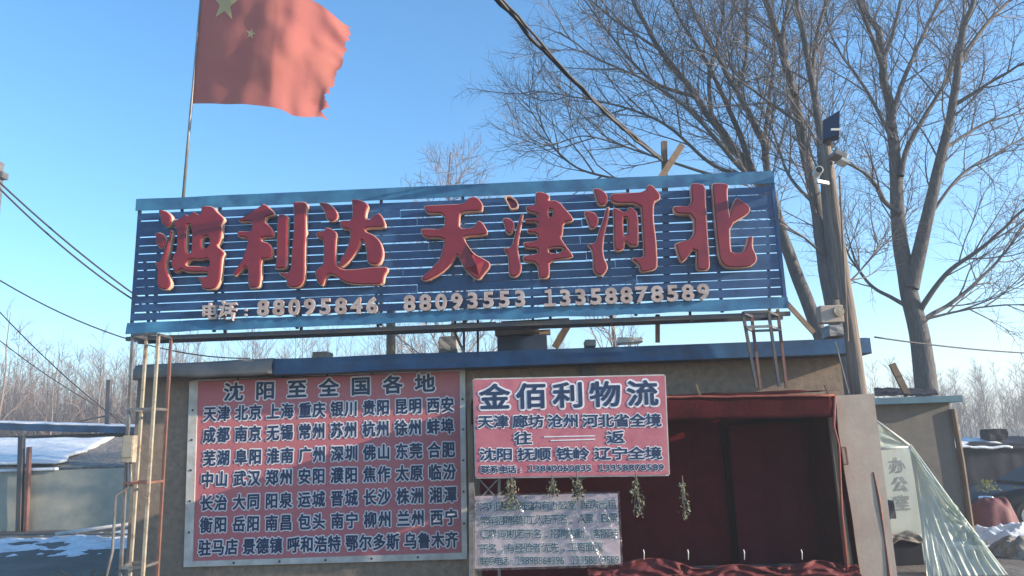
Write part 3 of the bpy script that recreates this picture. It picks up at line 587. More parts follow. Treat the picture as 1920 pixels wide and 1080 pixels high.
for (a, b, ya, c, d, yb, lab, r, sg_) in [
    (-60, 285, -1, 300, 585, 1.0, 'upper of the twin black cables reaching the left end of the sign', .012, .1),
    (-60, 292, -1, 300, 592, 1.1, 'lower of the twin black cables reaching the left end of the sign', .012, .16),
    (-60, 488, 3, 470, 672, 6.0, 'single black cable sagging behind the left tower to the roof edge', .014, .45),
    (-60, 520, 6, 240, 800, 12.0, 'grey cable sloping steeply past the left woods to the blue roofed shed', .013, .2),
    (-60, 590, 8, 240, 790, 12.5, 'thin cable strung low across the left woods above the shed', .012, .2),
    (1640, 632, 1, 1990, 664, 4, 'single thin black cable crossing behind the right tree above the hut', .012, .05)]:
    tag(wire(at(a, b, ya), at(c, d, yb), sg_, r, 20).build('overhead_cable', MAT['cable'], smooth=True), lab, 'cable')
m = MB(); m.bar(at(-2, 305, 6), at(-2, 370, 6)+Vector((0,0,-6)), .16); m.box(at(-2, 330, 6), (.3, .2, .14)); tag(m.build('utility_pole', MAT['greysteel']), 'pale pole top cut by the left edge of the photo', 'pole')

# ------------------------------------------------------------------ flag and flagpole
FLY = -.62
t = thing('flagpole', tuple(at(342, 380, FLY)), 'thin leaning metal flagpole fixed behind the left end of the sign', 'flagpole')
pa, pbm = at(341, 400, FLY), at(376, 0, FLY); pt_ = pa+(pbm-pa)*1.5
m = MB(); m.tube([pa, pa.lerp(pt_, .34), pa.lerp(pt_, .36), pt_], [.02,.018,.014,.012], 10); m.build('pole', MAT['greysteel'], t, smooth=True)
m = MB(); m.tube([pt_, pt_+Vector((0,0,.03)), pt_+Vector((0,0,.07))], [.012,.03,.004], 10); m.build('finial', MAT['greysteel'], t, smooth=True)
h0, h1 = at(358, 193, FLY), at(381, -62, FLY); scale_x = (at(640, 100, FLY)-at(360, 100, FLY)).x
def flag_pt(u, v):
    base = h0.lerp(h1, v); L = scale_x*.98
    x = base.x+L*(u*1.02-.24*max(0, u-.62)*(1-v)**1.3*1.5-.10*max(0, u-.8)*v)
    z = base.z-(.36+.44*v)*u+.35*max(0, u-.72)*(1-v)**1.5*1.6
    y = -.20*math.sin(min(u, .55)*2.86)+1.35*max(0, u-.56)**1.25
    s_ = u*1.0-v*.28
    y += ((.022+.07*max(0, u-.5))*math.sin(s_*13-1)+(.008+.045*max(0, u-.5))*math.sin(s_*31+v*4))*min(1, u*1.6)+.07*noise.noise(Vector((u*3.5+v, v*3.2, 2)))*min(1, u*2)+.07*noise.noise(Vector((u*9, v*7, 7)))*u*u
    return Vector((x+.03*noise.noise(Vector((u*6, v*6, 3)))*u, FLY+.02+y, z+.05*noise.noise(Vector((u*7, v*3, 5)))*u*u))
NU, NV = 80, 54; m = MB(); idx = {}
for j in range(NV+1):
    for i in range(NU+1):
        v = j/NV; ue = 1-.07*abs(noise.noise(Vector((v*9, 1, 0))))-.05*abs(noise.noise(Vector((v*26, 4, 0)))); m.v.append(flag_pt(i/NU*ue, v))
for j in range(NV):
    for i in range(NU):
        if i >= NU-1-4*max(0, noise.noise(Vector((3, j*.21, 3))))*2 and noise.noise(Vector((1.7, j*.30, 3))) > .1: continue
        m.f.append((j*(NU+1)+i, j*(NU+1)+i+1, (j+1)*(NU+1)+i+1, (j+1)*(NU+1)+i))
fl = m.build('flag', MAT['flagc'], smooth=True); tag(fl, 'faded red flag with yellow stars and a tattered fly end blowing from the flagpole', 'flag')
for (cxu, cyu, ru_, rot) in [(5,5,3,0.), (10,2,1,.5), (10.3,9,1,-.1)]:
    uc, vc = cxu/26, 1-cyu/20; st = MB(); ru = ru_/26*.95; rv = ru_/20*.95
    for sgn in (-1, 1):
        base = len(st.v); st.v.append(flag_pt(uc, vc)+Vector((0, sgn*.008, 0)))
        for rr_ in range(1, 5):
            for k in range(10):
                an = math.pi/2+rot+k*math.pi/5; q_ = (1 if k % 2 == 0 else .40)*rr_/4; st.v.append(flag_pt(uc+math.cos(an)*ru*q_, vc+math.sin(an)*rv*q_)+Vector((0, sgn*.008, 0)))
        for k in range(10):
            st.f.append((base, base+1+k, base+1+(k+1) % 10))
            for rr_ in range(3): a_ = base+1+rr_*10; st.f.append((a_+k, a_+10+k, a_+10+(k+1) % 10, a_+(k+1) % 10))
    st.build('star', MAT['star'], fl)

# ------------------------------------------------------------------ utility pole right of the sign
UY = -.75
t = thing('utility_pole', (at(1611, 740, UY).x, UY, 0), 'weathered wooden utility pole standing at the right end of the office roof', 'pole')
a, b = at(1547, 272, UY), at(1612, 742, UY); b = a+(b-a)*((a.z)/(a.z-b.z)); m = MB()
m.tube([a.lerp(b, k/20)+Vector((.012*noise.noise(Vector((k*.4, 0, 0))), 0, 0)) for k in range(21)], [.062+.045*k/20 for k in range(21)], 14); m.build('shaft', MAT['polemat'], t, smooth=True)
m = MB(); p = at(1578, 350, UY); m.tube([at(1574, 330, UY-.1), at(1590, 640, UY-.12)], .012, 6); m.tube([at(1556, 290, UY-.08), at(1566, 420, UY-.08)], .01, 6); m.build('conduit', MAT['polemat'], t)
p = at(1560, 236, UY-.08); t = thing('floodlight', tuple(p), 'dark blue floodlight turned sideways at the very top of the wooden pole', 'lamp')
m = MB(); A = [at(1543, 225, UY-.1), at(1543, 262, UY-.1), at(1574, 253, UY-.25), at(1575, 206, UY-.25)]; m.add([v for v in A]+[v+Vector((.05, .16, .0)) for v in A], [(0,1,2,3),(7,6,5,4),(0,4,5,1),(1,5,6,2),(2,6,7,3),(3,7,4,0)]); m.build('housing', MAT['lamp'], t, bevel=.008)
m = MB(); m.bar(at(1558, 243, UY-.3), at(1576, 243, UY-.3), .025, .02); m.build('latch', MAT['plastic'], t)
m = MB(); m.bar(at(1556, 262, UY-.1), at(1552, 282, UY), .03); m.build('bracket', MAT['steel'], t)
p = at(1572, 294, UY-.2); t = thing('street_lamp', tuple(p), 'small pale lamp head on a bracket below the dark blue floodlight', 'lamp')
R_ = Matrix.Rotation(.5, 3, 'Y'); m = MB(); m.box(p, (.17, .2, .07), R_); m.build('lamp_head', MAT['greysteel'], t, bevel=.015); m = MB(); m.box(p+R_@Vector((.07,-.02,-.05)), (.1,.16,.04), R_); m.build('lens', MAT['lens'], t)
m = MB(); m.bar(p+Vector((-.05,.1,-.03)), at(1558, 312, UY), .025); m.build('bracket', MAT['steel'], t)
p = at(1534, 326, UY-.2); t = thing('security_camera', tuple(p), 'small white security camera on the left side of the wooden pole', 'camera')
m = MB(); m.tube([p+Vector((-.04,-.14,0)), p+Vector((.0,.05,.02))], [.05,.05], 14); m.build('body', MAT['plastic'], t, bevel=.006); m = MB(); m.tube([p+Vector((-.042,-.15,0)), p+Vector((-.041,-.141,0))], .035, 12); m.build('lens', MAT['screw'], t)
m = MB(); m.bar(p+Vector((-.03,0,-.09)), p+Vector((.14,.1,-.09)), .04); m.build('mount', MAT['plastic'], t)
p = at(1556, 590, UY-.14); t = thing('junction_box', tuple(p), 'grey junction box with a round gauge strapped to the wooden pole above the roof', 'box')
m = MB(); m.box(p, (.26, .14, .2)); m.build('case', MAT['plywood'], t, bevel=.01); m = MB(); m.tube([p+Vector((.07,-.075,.02)), p+Vector((.07,-.1,.02))], .06, 16); m.build('dial', MAT['cream'], t)
lump('snow_lump', 1570, 622, -.25, .3, .14, 'grey', 'crumpled grey sacking with snow on the roof end below the junction box', 'sacking', 9)
m = MB(); m.bar(at(1472, 565, .2), at(1526, 624, .2), .06, .03); tag(m.build('timber_prop', MAT['timber2']), 'pale slanted board propped behind the right end of the sign', 'prop')
m = MB(); m.bar(at(1566, 640, UY-.1), at(1592, 738, UY-.1), .014); tag(m.build('stay_rod', MAT['greysteel']), 'thin pale stay rod slanting beside the foot of the wooden pole', 'rod')

# ------------------------------------------------------------------ trees
def grow(mb, p, d, L, r, n, sides, rnd, curl=.25, up=.1):
    pts = [p.copy()]; d = d.normalized(); side = Vector((rnd.gauss(0,1), rnd.gauss(0,1), rnd.gauss(0,1)))*curl
    for k in range(n):
        d = (d+side/n+Vector((0,0,up/n))+Vector((rnd.gauss(0,1), rnd.gauss(0,1), rnd.gauss(0,1)))*.07).normalized(); p = p+d*(L/n); pts.append(p)
    mb.tube(pts, [r*(1-.82*k/n) for k in range(n+1)], sides, cap=False); return pts
def spawn(mb, pts, rnd, lvl, spec, t0=.15):
    dens, Lr, r, ang, up, n, sides = spec[lvl]; ln = sum((b-a).length for a, b in zip(pts[:-1], pts[1:])); cnt = int(ln*dens+rnd.random()); ph = rnd.random()*6.28
    for k in range(cnt):
        s = t0+(1-t0)*(k+rnd.random())/cnt; x = s*(len(pts)-1); i = min(int(x), len(pts)-2); p = pts[i].lerp(pts[i+1], x-i); t = (pts[i+1]-pts[i]).normalized()
        ph += 2.4+rnd.gauss(0,.4); u = t.orthogonal().normalized(); v = t.cross(u); an = ang*rnd.uniform(.65, 1.35); d = t*math.cos(an)+(u*math.cos(ph)+v*math.sin(ph))*math.sin(an)
        L = Lr*rnd.uniform(.55, 1.25)*(1.1-.55*s); q = grow(mb, p, d, L, r*rnd.uniform(.75, 1.2)*(1.05-.3*s), n, sides, rnd, .35, up)
        if lvl+1 < len(spec): spawn(mb, q, rnd, lvl+1, spec, .2)
SPEC = [(3.3, 2.1, .018, .60, .35, 5, 5), (5.2, .95, .0085, .62, .25, 3, 3), (8.0, .52, .0048, .65, .1, 2, 3)]
def resample(pts, n):
    L = [0]
    for a, b in zip(pts[:-1], pts[1:]): L.append(L[-1]+(b-a).length)
    o = []
    for k in range(n+1):
        s = L[-1]*k/n; i = 0
        while i < len(L)-2 and L[i+1] < s: i += 1
        f = (s-L[i])/max(1e-6, L[i+1]-L[i]); p0 = pts[max(0, i-1)]; p1 = pts[i]; p2 = pts[i+1]; p3 = pts[min(len(pts)-1, i+2)]
        o.append(.5*((2*p1)+(p2-p0)*f+(2*p0-5*p1+4*p2-p3)*f*f+(3*p1-p0-3*p2+p3)*f**3))
    return o
def photo_tree(Y, limbs, label, seed, spec=SPEC, basez=0.):
    rnd = random.Random(seed); base = at(*limbs[0][0][0], Y); t = thing('bare_tree', (base.x, Y, basez), label, 'tree'); tm, cm = MB(), MB()
    for li, (path, r0, r1, dy) in enumerate(limbs):
        n0 = len(path); pts = [at(px, py, Y+dy*(k/(n0-1))**1.3) for k, (px, py) in enumerate(path)]
        if li == 0:
            bpt = pts[0].copy(); bpt.z = basez-.1; bpt.x += .05; pts = [bpt]+pts
        pts = resample(pts, 5*len(pts)); n = len(pts)-1
        pts = [p+Vector((noise.noise(Vector((k*.35, seed, li))), noise.noise(Vector((k*.35, seed, li+9))), 0))*.05*(k/n) for k, p in enumerate(pts)]
        tm.tube(pts, [r0+(r1-r0)*(k/n)**.8 for k in range(n+1)], 12 if r0 > .08 else 8, cap=False)
        spawn(cm, pts, rnd, 0, spec, .45 if li == 0 else .22)
    tm.build('trunk', MAT['bark'], t, smooth=True); cm.build('crown', MAT['twig'], t)
photo_tree(5.0, [
    ([(1745,790),(1726,640),(1708,563),(1696,503),(1684,415),(1678,296),(1672,237),(1655,118),(1646,59),(1610,0),(1590,-90)], .27, .03, .5),
    ([(1708,540),(1722,480),(1737,415),(1761,308),(1785,207),(1797,118),(1808,47),(1826,0),(1850,-110)], .15, .03, -1.0),
    ([(1690,330),(1700,280),(1737,213),(1779,142),(1800,60),(1812,-40)], .06, .02, .8), ([(1688,400),(1660,379),(1631,332),(1577,302),(1540,296)], .055, .012, -1.),
    ([(1702,575),(1672,558),(1631,533),(1590,474),(1570,420)], .045, .01, .8), ([(1722,590),(1737,563),(1779,509),(1844,462),(1925,388),(1990,330)], .06, .015, -1.2),
    ([(1726,610),(1743,592),(1791,563),(1868,492),(1930,405)], .055, .014, 1.0), ([(1730,600),(1790,585),(1850,575),(1925,570)], .03, .008, 0),
    ([(1672,240),(1684,178),(1720,89),(1761,0),(1775,-60)], .06, .02, 1.2), ([(1660,140),(1635,70),(1607,0),(1580,-70)], .06, .02, -1), ([(1655,118),(1680,40),(1700,-60)], .05, .02, .5),
    ([(1797,118),(1844,53),(1892,0),(1930,-50)], .06, .02, 1.), ([(1785,200),(1868,148),(1930,112)], .05, .015, -1.), ([(1770,280),(1850,230),(1930,210)], .04, .012, .8), ([(1672,260),(1625,170),(1570,90),(1545,20)], .045, .014, .8), ([(1737,415),(1800,330),(1880,280),(1935,250)], .04, .012, .6)],
    'large bare tree with a forked trunk standing behind the small right hand hut', 21, basez=-.2)
photo_tree(3.0, [
    ([(1585,690),(1566,592),(1548,503),(1530,385),(1512,296),(1495,207),(1471,107),(1447,36),(1435,0),(1415,-110)], .2, .035, .6),
    ([(1568,560),(1555,430),(1542,296),(1530,195),(1518,130),(1501,36),(1495,0),(1482,-100)], .11, .03, -.7), ([(1490,180),(1468,89),(1477,0),(1480,-80)], .06, .02, .6),
    ([(1522,150),(1530,77),(1548,0),(1560,-60)], .05, .015, -.6), ([(1530,385),(1480,330),(1450,250),(1420,190)], .035, .01, 1.), ([(1548,480),(1500,440),(1470,425)], .03, .01, -.4), ([(1500,230),(1440,190),(1390,150),(1350,90)], .035, .01, -.8), ([(1560,560),(1620,500),(1660,440)], .025, .008, .8)],
    'tall bare tree with two straight stems directly behind the wooden utility pole', 5)
photo_tree(4.2, [
    ([(1560,690),(1535,622),(1492,509),(1462,430),(1432,360),(1400,310),(1370,270),(1335,225),(1287,156),(1234,89),(1187,0),(1160,-80)], .19, .025, .6),
    ([(1492,509),(1471,450),(1440,330),(1429,261),(1382,172),(1335,89),(1299,18),(1270,-70)], .10, .02, -.6), ([(1440,360),(1412,320),(1376,225),(1323,113),(1275,36),(1240,-40)], .07, .02, .9),
    ([(1432,300),(1437,230),(1447,148),(1453,90),(1440,0)], .05, .012, .4), ([(1410,330),(1382,308),(1299,213),(1216,154),(1115,107),(1050,60)], .05, .01, -.8),
    ([(1400,330),(1335,308),(1252,237),(1169,201),(1056,178),(1000,170)], .045, .009, 1.), ([(1340,330),(1216,290),(1145,266),(1090,255),(1030,275)], .035, .008, -.6), ([(1250,345),(1130,330),(1060,300),(1010,230),(985,190)], .035, .008, .6),
    ([(1335,225),(1330,140),(1350,60),(1360,-20)], .05, .015, .5), ([(1300,180),(1220,150),(1140,60),(1090,-10)], .045, .012, .5), ([(1382,172),(1400,100),(1400,20),(1410,-60)], .045, .012, -.5), ([(1240,95),(1200,70),(1130,20),(1080,-30)], .035, .01, .3)],
    'leaning bare tree spreading many long branches to the left above the sign', 33)
def far_tree(px, Y, top, base_w, label, seed, spec, n1=16, spread=.55, mat='fartwig', name='bare_tree', grp=None, r=.12):
    rnd = random.Random(seed); p = at(px, top, Y); H = p.z; x = p.x; t = thing(name, (x, Y, gz(x, Y)), label, 'tree', grp); tm, cm = MB(), MB(); z0 = gz(x, Y)-.1
    pts = [Vector((x+.25*noise.noise(Vector((k*.4, seed, 0))), Y, z0+(H-z0)*k/10)) for k in range(11)]; tm.tube(pts, [r*(1-.9*k/10)+.01 for k in range(11)], 8, cap=False)
    for i in range(n1):
        s = .25+.7*(i+rnd.random())/n1; q = pts[0].lerp(pts[-1], s); an = rnd.random()*6.28; el = rnd.uniform(.5, 1.0); L = H*.55*(1.1-s)*spread*1.6
        b_ = grow(tm, q, Vector((math.cos(an)*math.cos(el), math.sin(an)*math.cos(el), math.sin(el))), L, r*.42*(1.1-s), 6, 5, rnd, .3, .3); spawn(cm, b_, rnd, 0, spec, .15)
    tm.build('trunk', MAT[mat], t); cm.build('crown', MAT[mat], t)
FS2 = [(2.4, 1.3, .014, .6, .3, 3, 3), (3.6, .7, .008, .6, .2, 2, 3)]
FS = [(2.4, 1.3, .022, .6, .3, 3, 3), (3.2, .7, .014, .6, .2, 2, 3)]
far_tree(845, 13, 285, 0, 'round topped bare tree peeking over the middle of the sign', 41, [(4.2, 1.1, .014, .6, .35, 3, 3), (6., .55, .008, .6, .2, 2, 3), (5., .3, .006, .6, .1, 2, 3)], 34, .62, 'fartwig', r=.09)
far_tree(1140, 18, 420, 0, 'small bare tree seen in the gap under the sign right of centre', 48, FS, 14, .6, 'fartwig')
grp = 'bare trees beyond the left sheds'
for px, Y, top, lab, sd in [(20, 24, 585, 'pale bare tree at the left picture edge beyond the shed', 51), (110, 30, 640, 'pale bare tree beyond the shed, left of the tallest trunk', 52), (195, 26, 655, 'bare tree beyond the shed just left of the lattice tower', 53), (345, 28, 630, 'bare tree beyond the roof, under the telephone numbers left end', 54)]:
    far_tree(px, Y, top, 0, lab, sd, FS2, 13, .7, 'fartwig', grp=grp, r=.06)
m = MB(); m.bar(at(205, 712, 16), at(205, 790, 16)+Vector((0,0,-1.5)), .14); m.bar(at(150, 790, 16), at(208, 778, 16), .05); tag(m.build('utility_pole', MAT['bark']), 'short dark pole standing among the left woods above the shed', 'pole')
# far wood, one mass
wd = MB(); rnd = random.Random(77)
def wood_tree(x, y, h):
    z0 = gz(x, y) if y < 60 else -.3; top = Vector((x+rnd.gauss(0,.2), y, z0+h)); b_ = Vector((x, y, z0-.2)); wd.tube([b_, b_.lerp(top, .5)+Vector((rnd.gauss(0,.15),0,0)), top], [.042, .028, .007], 3, cap=False)
    for i in range(24):
        s = rnd.uniform(.08, .95); q = b_.lerp(top, s); an = rnd.random()*6.28; el = rnd.uniform(.6, 1.25); L = h*.38*(1.15-s)*rnd.uniform(.6, 1.2); d = Vector((math.cos(an)*math.cos(el), math.sin(an)*math.cos(el), math.sin(el)))
        pts = [q, q+d*L*.5, q+d*L+Vector((0,0,L*.12))]; wd.tube(pts, [.014,.010,.004], 3, cap=False)
        for k in range(5):
            p = pts[0].lerp(pts[2], rnd.uniform(.25, .95)); a2 = rnd.random()*6.28; wd.tube([p, p+(d+Vector((math.cos(a2), math.sin(a2), .3))*.7)*L*.35], [.008,.004], 3, cap=False)
for i in range(1250):
    left = i < 860; x = rnd.uniform(-60, 2) if left else rnd.uniform(17, 72); y = rnd.uniform(36, 72) if left else rnd.uniform(44, 80); wood_tree(x, y, rnd.uniform(5.5, 11.) if left else rnd.uniform(4.5, 7.8))
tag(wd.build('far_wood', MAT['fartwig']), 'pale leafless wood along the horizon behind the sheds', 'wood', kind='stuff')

# ------------------------------------------------------------------ left yard
wl, wr_ = at(-130, 890, 8.5).x, at(262, 870, 8.5).x; WZ = 1.38
t = thing('sheet_wall', ((wl+wr_)/2, 8.5, 0), 'grey green sheet wall with a snowy top rail on the left', 'wall')
m = MB(); m.sheet((wl-4, 8.5, -.05), (wr_+2, 8.5, -.05), (wr_+2, 8.5, WZ), (wl-4, 8.5, WZ), 40, 4, lambda u, v, p: (0, .02*noise.noise(p*1.5), 0)); m.build('panel', MAT['concrete'], t, solid=.06)
m = MB(); m.bar((wl-4, 8.46, WZ+.02), (at(108, 872, 8.46).x, 8.46, WZ+.03), .07, .14); m.build('top_rail', MAT['snow'], t, bevel=.02)
for (a, b, c, d, mt, lab) in [(41,818,38,978,'steel','dark post standing against the left sheet wall, taller and thicker'), (55,838,50,978,'rust','short rusty post just right of the taller dark post by the sheet wall')]:
    p = at(a, b, 8.3); m = MB(); m.bar(p, (at(c, d, 8.3).x, 8.3, 0), .12 if mt == 'steel' else .09); tag(m.build('fence_post', MAT[mt], bevel=.01), lab, 'post')
t = thing('snowy_lean_to', (at(100, 870, 11).x, 11, 0), 'low lean-to with a snow covered sheet roof behind the left wall', 'lean-to')
s0, s1 = at(-140, 872, 8.7), at(105, 868, 8.7); s2, s3 = at(215, 820, 12.5), at(-150, 826, 12.5)
m = MB(); m.sheet(s0, s1, s2, s3, 24, 12, lambda u, v, p: (.25*noise.noise(Vector((v*6, 1, 0)))*u, 0, .05*noise.noise(p*1.3))); m.build('snow_cover', MAT['snow'], t, smooth=True, solid=.06)
m = MB(); m.sheet(s0+Vector((0,0,-.07)), at(262, 868, 8.7)+Vector((0,0,-.1)), at(262, 818, 12.5)+Vector((0,0,-.05)), s3+Vector((0,0,-.07)), 20, 8, lambda u, v, p: (0, 0, .06*noise.noise(p*2))); m.build('roof_sheet', MAT['earth'], t, solid=.04)
m = MB(); m.bx(wl-4, wr_+1.5, 8.9, 12.4, 0, 1.2); m.build('base', MAT['earth'], t)
t = thing('blue_roofed_shed', (at(100, 800, 14).x, 16, 0), 'long low shed with a blue steel roof behind the snowy lean-to', 'shed')
e0, e1 = at(-150, 789, 14), at(300, 803, 14)
m = MB(); m.bx(e0.x, e1.x, 14.35, 18, 0, e1.z-.08); m.build('wall', MAT['hutwall'], t)
m = MB(); m.sheet((e0.x-.3, 13.9, e0.z-.2), (e1.x+.2, 13.9, e1.z-.2), (e1.x+.2, 13.9, e1.z), (e0.x-.3, 13.9, e0.z), 10, 1); m.build('fascia', MAT['fascia'], t, solid=.05)
m = MB(); m.sheet((e0.x-.3, 13.9, e0.z+.012), (e1.x+.2, 13.9, e1.z+.012), (e1.x+.2, 18.2, e1.z+.08), (e0.x-.3, 18.2, e0.z+.08), 20, 6); m.build('roof', MAT['slatrail'], t, solid=.02)
m = MB(); m.sheet((e0.x-.3, 13.87, e0.z+.03), (e1.x, 13.87, e1.z+.03), (e1.x, 18.2, e1.z+.11), (e0.x-.3, 18.2, e0.z+.11), 60, 8, lambda u, v, p: (0, .1*noise.noise(p*2)*(1-v), .02*noise.noise(p*2))); m.build('roof_snow', MAT['snow'], t, smooth=True, solid=.035)
a, b = at(105, 1001, 6.2), at(262, 980, 6.2); m = MB(); m.tube([a, b], .035, 10); tag(m.build('ground_pipe', MAT['frame'], smooth=True), 'white pipe lying above the snow in front of the left wall', 'pipe')
def blob(name, cx, cy, rx, ry, h, mat, seed, **kw):
    mb = MB(); N1, N2 = 22, 90; mb.v.append(Vector((cx, cy, gz(cx, cy)+h)))
    for i in range(1, N1+1):
        for k in range(N2):
            an = 2*math.pi*k/N2; rr = (i/N1)*(1+.45*noise.noise(Vector((math.cos(an)*1.6, math.sin(an)*1.6, seed)))); x = cx+rx*rr*math.cos(an); y = cy+ry*rr*math.sin(an)
            mb.v.append(Vector((x, y, gz(x, y)-.03+(h+.03)*(1-(i/N1)**2)+.6*h*noise.noise(Vector((x*4, y*4, seed)))+.4*h*noise.noise(Vector((x*11, y*11, seed))))))
    for k in range(N2): mb.f.append((0, 1+k, 1+(k+1) % N2))
    for i in range(N1-1):
        for k in range(N2): mb.f.append((1+i*N2+k, 1+(i+1)*N2+k, 1+(i+1)*N2+(k+1) % N2, 1+i*N2+(k+1) % N2))
    return tag(mb.build(name, MAT[mat], smooth=True), **kw)
def snow_patch(x0, x1, y0, y1, seed, thr=.0, sl=0., n=(90, 50)):
    mb = MB(); N, K = n
    def ed(u, v): return 1-max(abs(2*u-1)**3, abs(2*v-1)**2)
    hv = {}
    for j in range(K+1):
        for i in range(N+1):
            u, v = i/N, j/K; x = x0+(x1-x0)*u; y = y0+(y1-y0)*v+sl*u
            q = noise.noise(Vector((x*.9, y*1.5, seed)))+.55*noise.noise(Vector((x*3, y*4, seed)))+.25*noise.noise(Vector((x*9, y*9, seed)))+ed(u, v)*.75-.45-thr
            hv[i, j] = q; mb.v.append(Vector((x, y, gz(x, y)+.03*noise.noise(Vector((x*.7, y*.7, 1)))-.012+min(.1, max(-.02, q*.13))+.012*noise.noise(Vector((x*12, y*12, 2))))))
    for j in range(K):
        for i in range(N):
            if max(hv[i, j], hv[i+1, j], hv[i, j+1], hv[i+1, j+1]) > 0: mb.f.append((j*(N+1)+i, j*(N+1)+i+1, (j+1)*(N+1)+i+1, (j+1)*(N+1)+i))
    return tag(mb.build('snow_patch', MAT['snow'], smooth=True), kind='structure')
snow_patch(-13, -5.3, 2.6, 7.6, 2.0, .05, 1.0, (140, 90))
snow_patch(5.2, 9.5, 1.2, 6.5, 5.0, .0, 0, (90, 80))
def tuft(px, py, Y, h, n, lab, seed, spread=.5):
    rnd = random.Random(seed); p = at(px, py, Y); mb = MB(); zb = gz(p.x, Y)
    for i in range(n):
        an = rnd.random()*6.28; r = rnd.random()*.18; q = Vector((p.x+r*math.cos(an), Y+r*math.sin(an), zb)); d = Vector((math.cos(an)*spread, math.sin(an)*spread, 1)); L = h*rnd.uniform(.5, 1.1)
        mb.tube([q, q+d*L*.5, q+d*L*.85+Vector((math.cos(an), math.sin(an), -.2))*L*.25], [.006,.005,.002], 3, cap=False)
    tag(mb.build('dry_grass_tuft', MAT['grass']), lab, 'grass')
tuft(165, 1078, 0.6, .3, 50, 'dry straw coloured grass tuft at the bottom left near the tower', 3, .9)
tuft(275, 1078, -.3, .35, 40, 'thin dry grass growing at the foot of the left tower', 4, .5)

# ------------------------------------------------------------------ right yard
HY = 2.5
hl, hr = at(1600, 760, HY).x, at(1786, 800, HY).x; hz = at(1720, 757, HY).z
t = thing('small_hut', ((hl+hr)/2, HY+1.2, gz((hl+hr)/2, HY)), 'small grey plastered hut with a flat teal edged roof right of the porch', 'hut')
m = MB(); m.bx(hl, hr, HY, HY+2.2, -.5, hz); m.build('wall', MAT['hutwall'], t)
m = MB(); m.bx(hl-.2, at(1806, 750, HY-.2).x, HY-.2, HY+2.4, hz, hz+.1); m.build('roof', MAT['hutroof'], t, bevel=.006)
m = MB(); m.tube([(hr+.03, HY-.02, hz-.1), (hr+.05, HY-.02, hz-.9), (hr+.04, HY-.02, gz(hr, HY))], .045, 8); m.build('corner_post', MAT['timber'], t)
m = MB(); m.bar(at(1702, 742, HY+.3), at(1672, 682, HY+.3), .1, .05); tag(m.build('leaning_plank', MAT['timber']), 'grey plank end leaning up from the hut roof beside the tree', 'plank')
m = MB(); m.sheet(at(1640, 742, HY+.2), at(1760, 742, HY+.2), at(1755, 742, HY+1)+Vector((0,0,.1)), at(1640, 740, HY+1)+Vector((0,0,.1)), 14, 6, lambda u, v, p: (0, 0, .05*abs(noise.noise(p*5)))); tag(m.build('roof_rag', MAT['lumber'], solid=.02), 'crumpled dark sheet lying on the hut roof', 'sheet')
# white door with writing, polythene tent
t = thing('office_door', (at(1690, 1000, .9).x, .9, 0), 'pale door lettered in grey standing behind the clear plastic tent', 'door')
q = [at(1655, 1010, .9), at(1728, 1000, .9), at(1705, 838, .9), at(1640, 838, .9)]
m = MB(); m.add([p+Vector((0, dy, 0)) for dy in (-.02, .02) for p in q], [(0,1,2,3),(7,6,5,4),(0,4,5,1),(1,5,6,2),(2,6,7,3),(3,7,4,0)]); m.build('leaf', MAT['board'], t)
m = MB()
for c, px, py in (('办', 1683, 873), ('公', 1688, 908), ('室', 1692, 943)): row([(m, .02, -.004)], c, px, py, px, py, 24, 26, .878)
m.build('lettering', MAT['grey'], t)
m = MB(); m.bx(q[0].x-.1, q[1].x+.2, .93, 1.3, 0, q[0].z); m.build('plinth', MAT['board'], t)
t = thing('polythene_tent', (at(1740, 1000, .3).x, .3, 0), 'clear polythene sheet stretched as a tent on poles beside the plywood panel', 'tent')
def film_w(u, v, p):
    n1 = noise.noise(Vector((u*1.3, v*8, 3))); n2 = noise.noise(Vector((u*3.1+v*2, v*26, 5))); k = .12+.88*v*v
    g_ = math.hypot((u-.62)*1.3, v-.93); n3 = math.sin(math.atan2(v-.93, u-.62)*15)*max(0, .5-g_)*.10*min(1, g_*6)
    return (.5*n1*.04*k, -.05*(1-min(1, abs(n1)*3.2))*k-.009*(1-min(1, abs(n2)*3))-n3-.03*math.sin(v*math.pi), .012*n1)
A, B, Cc, D = at(1705, 836, .55), at(1888, 1082, -.1), at(1738, 1090, -.1), at(1716, 880, .48)
m = MB(); m.sheet(D, Cc, B, A, 90, 90, film_w); m.build('side_film', MAT['film'], t, smooth=True)
m = MB(); m.sheet(at(1640, 1004, .45), at(1731, 1000, .45), at(1706, 836, .5), at(1638, 836, .5), 30, 30, lambda u, v, p: (0, .02*noise.noise(Vector((u*7, v*2, 1))), 0)); m.build('front_film', MAT['wrap'], t, smooth=True)
m = MB(); m.sheet(at(1636, 845, .52), at(1708, 838, .56), at(1704, 832, .56), at(1636, 782, .5), 30, 12, lambda u, v, p: (0, .03*noise.noise(Vector((u*3, v*5, 1))), .01*noise.noise(Vector((u*6, v*4, 8))))); m.build('top_film', MAT['film'], t, smooth=True)
for pts in ([at(1636, 784, .5), at(1706, 836, .55)], [at(1706, 834, .55), at(1724, 930, .42), at(1742, 1095, .0)], [at(1706, 834, .55), at(1790, 950, .25), at(1892, 1085, -.1)], [at(1638, 842, .5), at(1704, 838, .55)]):
    m = MB(); m.tube(pts, .018, 8); m.build('pole', MAT['board'], t, smooth=True)
